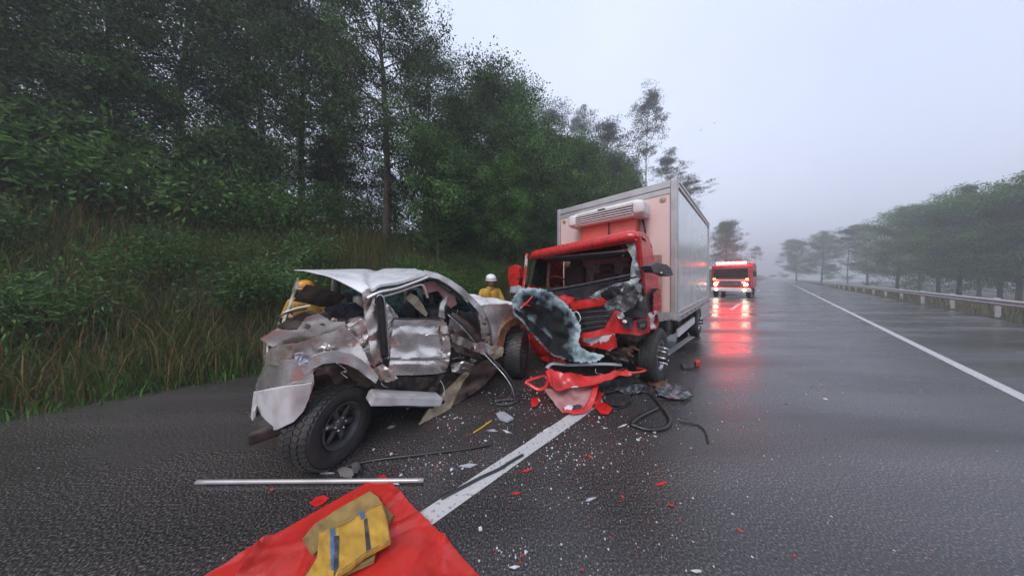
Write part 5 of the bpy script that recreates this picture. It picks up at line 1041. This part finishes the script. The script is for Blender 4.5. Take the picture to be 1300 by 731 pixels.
# ------------------------------------------------------------------ firefighters
def capsule(bm, a, b, ra, rb, seg=12):
    a, b = Vector(a), Vector(b); V, Fc = tube_geo([a.lerp(b, t) for t in (0, .33, .66, 1)], [ra + (rb - ra) * t for t in (0, .33, .66, 1)], seg)
    vs = [bm.verts.new(v) for v in V]
    for f in Fc: bm.faces.new([vs[i] for i in f])
    for c, r in ((a, ra), (b, rb)): bmesh.ops.create_uvsphere(bm, u_segments=seg, v_segments=8, radius=r, matrix=Matrix.Translation(c))
def make_person(name, loc, rz, label, helm, arms, bend=0.15, yaw=0.0):
    """one continuous body surface; x forward, z up; arms: [(elbow, wrist)] left, right"""
    root = tag(empty(name, loc, rz), label, 'person'); bm = bmesh.new(); bones = []
    def cap(a, b, ra, rb, mi): capsule(bm, a, b, ra, rb); bones.append((Vector(a), Vector(b), (ra + rb) / 2, mi))
    def ell(c, s, mi):
        bmesh.ops.create_uvsphere(bm, u_segments=20, v_segments=14, radius=1, matrix=Matrix.Translation(c) @ Matrix.Diagonal((*s, 1))); bones.append((Vector(c), Vector(c), sum(s) / 3, mi))
    sb, cb = math.sin(bend), math.cos(bend); hip = Vector((0, 0, .92)); up = lambda h, x=0, y=0: hip + Vector((sb * h + x * cb, y, cb * h - x * sb))
    for s in (1, -1):
        cap((0, s * .10, .90), (.03, s * .12, .50), .105, .075, 1); cap((.03, s * .12, .50), (-.02, s * .13, .12), .072, .058, 1); cap((-.04, s * .13, .06), (.15, s * .15, .05), .055, .045, 2)
    ell(hip, (.13, .17, .14), 1)
    cap(up(.08, 0, .05), up(.42, 0, .09), .135, .13, 0); cap(up(.08, 0, -.05), up(.42, 0, -.09), .135, .13, 0); cap(up(.47, 0, .17), up(.47, 0, -.17), .075, .075, 0)
    cap(up(.50), up(.62, .02), .062, .055, 3); hc = up(.73, .04)
    ell(hc, (.098, .078, .118), 3); ell(hc + Vector((.05, 0, -.07)), (.05, .052, .05), 3); ell(hc + Vector((.102, 0, -.02)), (.018, .014, .026), 3)
    for s in (1, -1): ell(hc + Vector((-.005, s * .080, -.01)), (.022, .012, .032), 3)
    for s, (el, wr_) in zip((1, -1), arms):
        sh = up(.46, 0, s * .20); el, wr_ = Vector(el), Vector(wr_)
        cap(sh, el, .068, .054, 0); cap(el, wr_, .054, .042, 0); d = (wr_ - el).normalized(); pm = wr_ + d * .06; side = d.cross(Vector((0, 0, 1))); side = side.normalized() if side.length > .1 else Vector((0, 1, 0)); dn = side.cross(d).normalized()
        cap(wr_, pm, .028, .032, 3)
        for q, (o, ln) in enumerate(((-.030, .062), (-.010, .074), (.010, .070), (.030, .055))):
            k1 = pm + side * o + d * .02; k2 = k1 + d * ln * .5; k3 = k2 + (d * .7 - dn * .7) * ln * .5
            cap(k1, k2, .0105, .0095, 3); cap(k2, k3, .0095, .008, 3)
        t1 = wr_ + d * .02 - side * .03 * s; cap(t1, t1 + (d * .7 - side * s * .7) * .05, .012, .0095, 3)
    tmp = bpy.data.meshes.new('body'); bm.to_mesh(tmp); bm.free(); o = link(bpy.data.objects.new('body_source', tmp))
    md = o.modifiers.new('r', 'REMESH'); md.mode = 'VOXEL'; md.voxel_size = 0.0095
    sm = o.modifiers.new('s', 'SMOOTH'); sm.iterations = 3; sm.factor = .5
    dg = bpy.context.evaluated_depsgraph_get(); me = bpy.data.meshes.new_from_object(o.evaluated_get(dg)); bpy.data.objects.remove(o)
    me.materials.clear()
    for m_ in (M['yellow'], M['khaki'], M['dark'], M['skin']): me.materials.append(m_)
    nf = len(me.polygons); cen = np.zeros(nf * 3, np.float32); me.polygons.foreach_get('center', cen); cen = cen.reshape(-1, 3)
    best = np.full(nf, 1e9); mi = np.zeros(nf, np.int32)
    for a, b, r, m_ in bones:
        a, b = np.array(a), np.array(b); ab = b - a; L2 = ab @ ab; t_ = np.clip(((cen - a) @ ab) / L2, 0, 1) if L2 > 1e-9 else np.zeros(nf)
        d_ = np.linalg.norm(cen - a - t_[:, None] * ab, axis=1) - r; k = d_ < best; best[k] = d_[k]; mi[k] = m_
    me.polygons.foreach_set('material_index', mi); me.polygons.foreach_set('use_smooth', [True] * nf)
    link(bpy.data.objects.new('body', me), root)
    for s in (1, -1):
        bm = bmesh.new(); bmesh.ops.create_uvsphere(bm, u_segments=10, v_segments=8, radius=.011, matrix=Matrix.Translation(hc + Vector((.088, s * .032, .005)))); frombm('eye', bm, M['windowdark'], root, True)
    bm = bmesh.new(); add_box(bm, hc + Vector((.094, 0, -.068)), (.012, .045, .007)); frombm('mouth', bm, M['pinktrim'], root)
    he = empty('helmet', hc + Vector((-.005, 0, .02)), 0, root); he.rotation_euler = (0, .12, 0)
    V, Fc = lathe_geo([(0, .135), (.05, .130), (.09, .108), (.115, .070), (.124, .02), (.126, 0), (.118, -.002), (.11, .02), (.08, .09), (0, .12)], 32, 'Z')
    mesh('shell', [(x * 1.12, y, z) for x, y, z in V], Fc, helm, he, True)
    V, Fc = lathe_geo([(.120, .012), (.136, .0), (.137, -.006), (.118, -.002)], 32, 'Z'); mesh('brim', [(x * 1.15 + .012, y, z) for x, y, z in V], Fc, helm, he, True)
    V, Fc = lathe_geo([(.124, .006), (.128, .010), (.127, .030), (.122, .032)], 32, 'Z'); mesh('band', [(x * 1.12, y, z) for x, y, z in V], Fc, M['grille'], he, True)
    V, Fc = tube_geo(smoothpath([hc + Vector((0, .088, .02)), hc + Vector((.03, .07, -.09)), hc + Vector((.05, 0, -.128)), hc + Vector((.03, -.07, -.09)), hc + Vector((0, -.088, .02))], 4), .006, 5); mesh('chin_strap', V, Fc, M['dark'], root, True)
    V, Fc = lathe_geo([(.085, .0), (.098, .03), (.090, .07), (.075, .09)], 24, 'Z'); c_ = up(.50, .0); mesh('collar', [(c_.x + x * .95, c_.y + y, c_.z + z) for x, y, z in V], Fc, M['yellow'], root, True)
    return root
pw = at(622, 352, 5.2); make_person('person', (pw.x, pw.y, -.02), math.radians(-72), 'person in a white helmet and yellow jacket behind the car bonnet, head bowed', M['whitehelm'], [((.16, .30, 1.12), (.38, .16, 1.08)), ((.16, -.30, 1.12), (.38, -.16, 1.08))], .10)
pw = at(393, 352, 4.15); r_, n_ = pw.x * RD.x + pw.y * RD.y, pw.x * ND.x + pw.y * ND.y
make_person('person', (pw.x - .02, pw.y, bank(r_, n_) - .06), math.radians(-58), 'person in an amber helmet and yellow jacket seen under the car roof', M['orangehelm'], [((.12, .30, 1.12), (.36, .20, 1.10)), ((.12, -.30, 1.12), (.36, -.18, 1.14))], .30)

# ------------------------------------------------------------------ birds
def make_bird(px, py, Y, rz, lab):
    c = at(px, py, Y); root = tag(empty('bird', c, rz), lab, 'bird', 'birds gliding in the sky'); prof = [(0, -.22), (.03, -.18), (.06, -.06), (.055, .06), (.03, .14), (.035, .18), (.015, .22), (0, .25)]
    V, Fc = lathe_geo(prof, 10); mesh('body', V, Fc, M['grille'], root, True)
    for s in (-1, 1):
        V = [(s * .04, .08, .01), (s * .30, .12, .10), (s * .58, .02, .06), (s * .60, -.04, .05), (s * .30, -.06, .08), (s * .04, -.08, 0)]; n = 6
        mesh('wing', V + [(x, y, z - .015) for x, y, z in V], [tuple(range(n)), tuple(range(2 * n - 1, n - 1, -1))] + [(i, (i + 1) % n, n + (i + 1) % n, n + i) for i in range(n)], M['grille'], root)
    V = [(-.05, -.20, 0), (.05, -.20, 0), (.09, -.36, 0), (-.09, -.36, 0)]; mesh('tail', V + [(x, y, z - .012) for x, y, z in V], [(0, 1, 2, 3), (7, 6, 5, 4), (0, 1, 5, 4), (1, 2, 6, 5), (2, 3, 7, 6), (3, 0, 4, 7)], M['grille'], root)
    root.rotation_euler = (.15, -.5, rz)
make_bird(890, 165.5, 48, .9, 'dark bird gliding in the grey sky'); make_bird(907, 156.5, 52, 1.1, 'dark bird gliding in the grey sky')

# ------------------------------------------------------------------ misty air
m = bpy.data.materials.new('mist'); m.use_nodes = True; t = m.node_tree; t.nodes.clear()
vo = t.nodes.new('ShaderNodeVolumePrincipled'); vo.inputs['Color'].default_value = (0.94, 0.965, 1.0, 1); vo.inputs['Density'].default_value = 0.0046; vo.inputs['Anisotropy'].default_value = 0.2
t.links.new(vo.outputs[0], t.nodes.new('ShaderNodeOutputMaterial').inputs['Volume'])
hz = box('haze', (-620, -620, -8), (620, 620, 40), m, None, 0)
tag(hz, 'thin mist filling the air over the road', 'mist', kind='stuff')
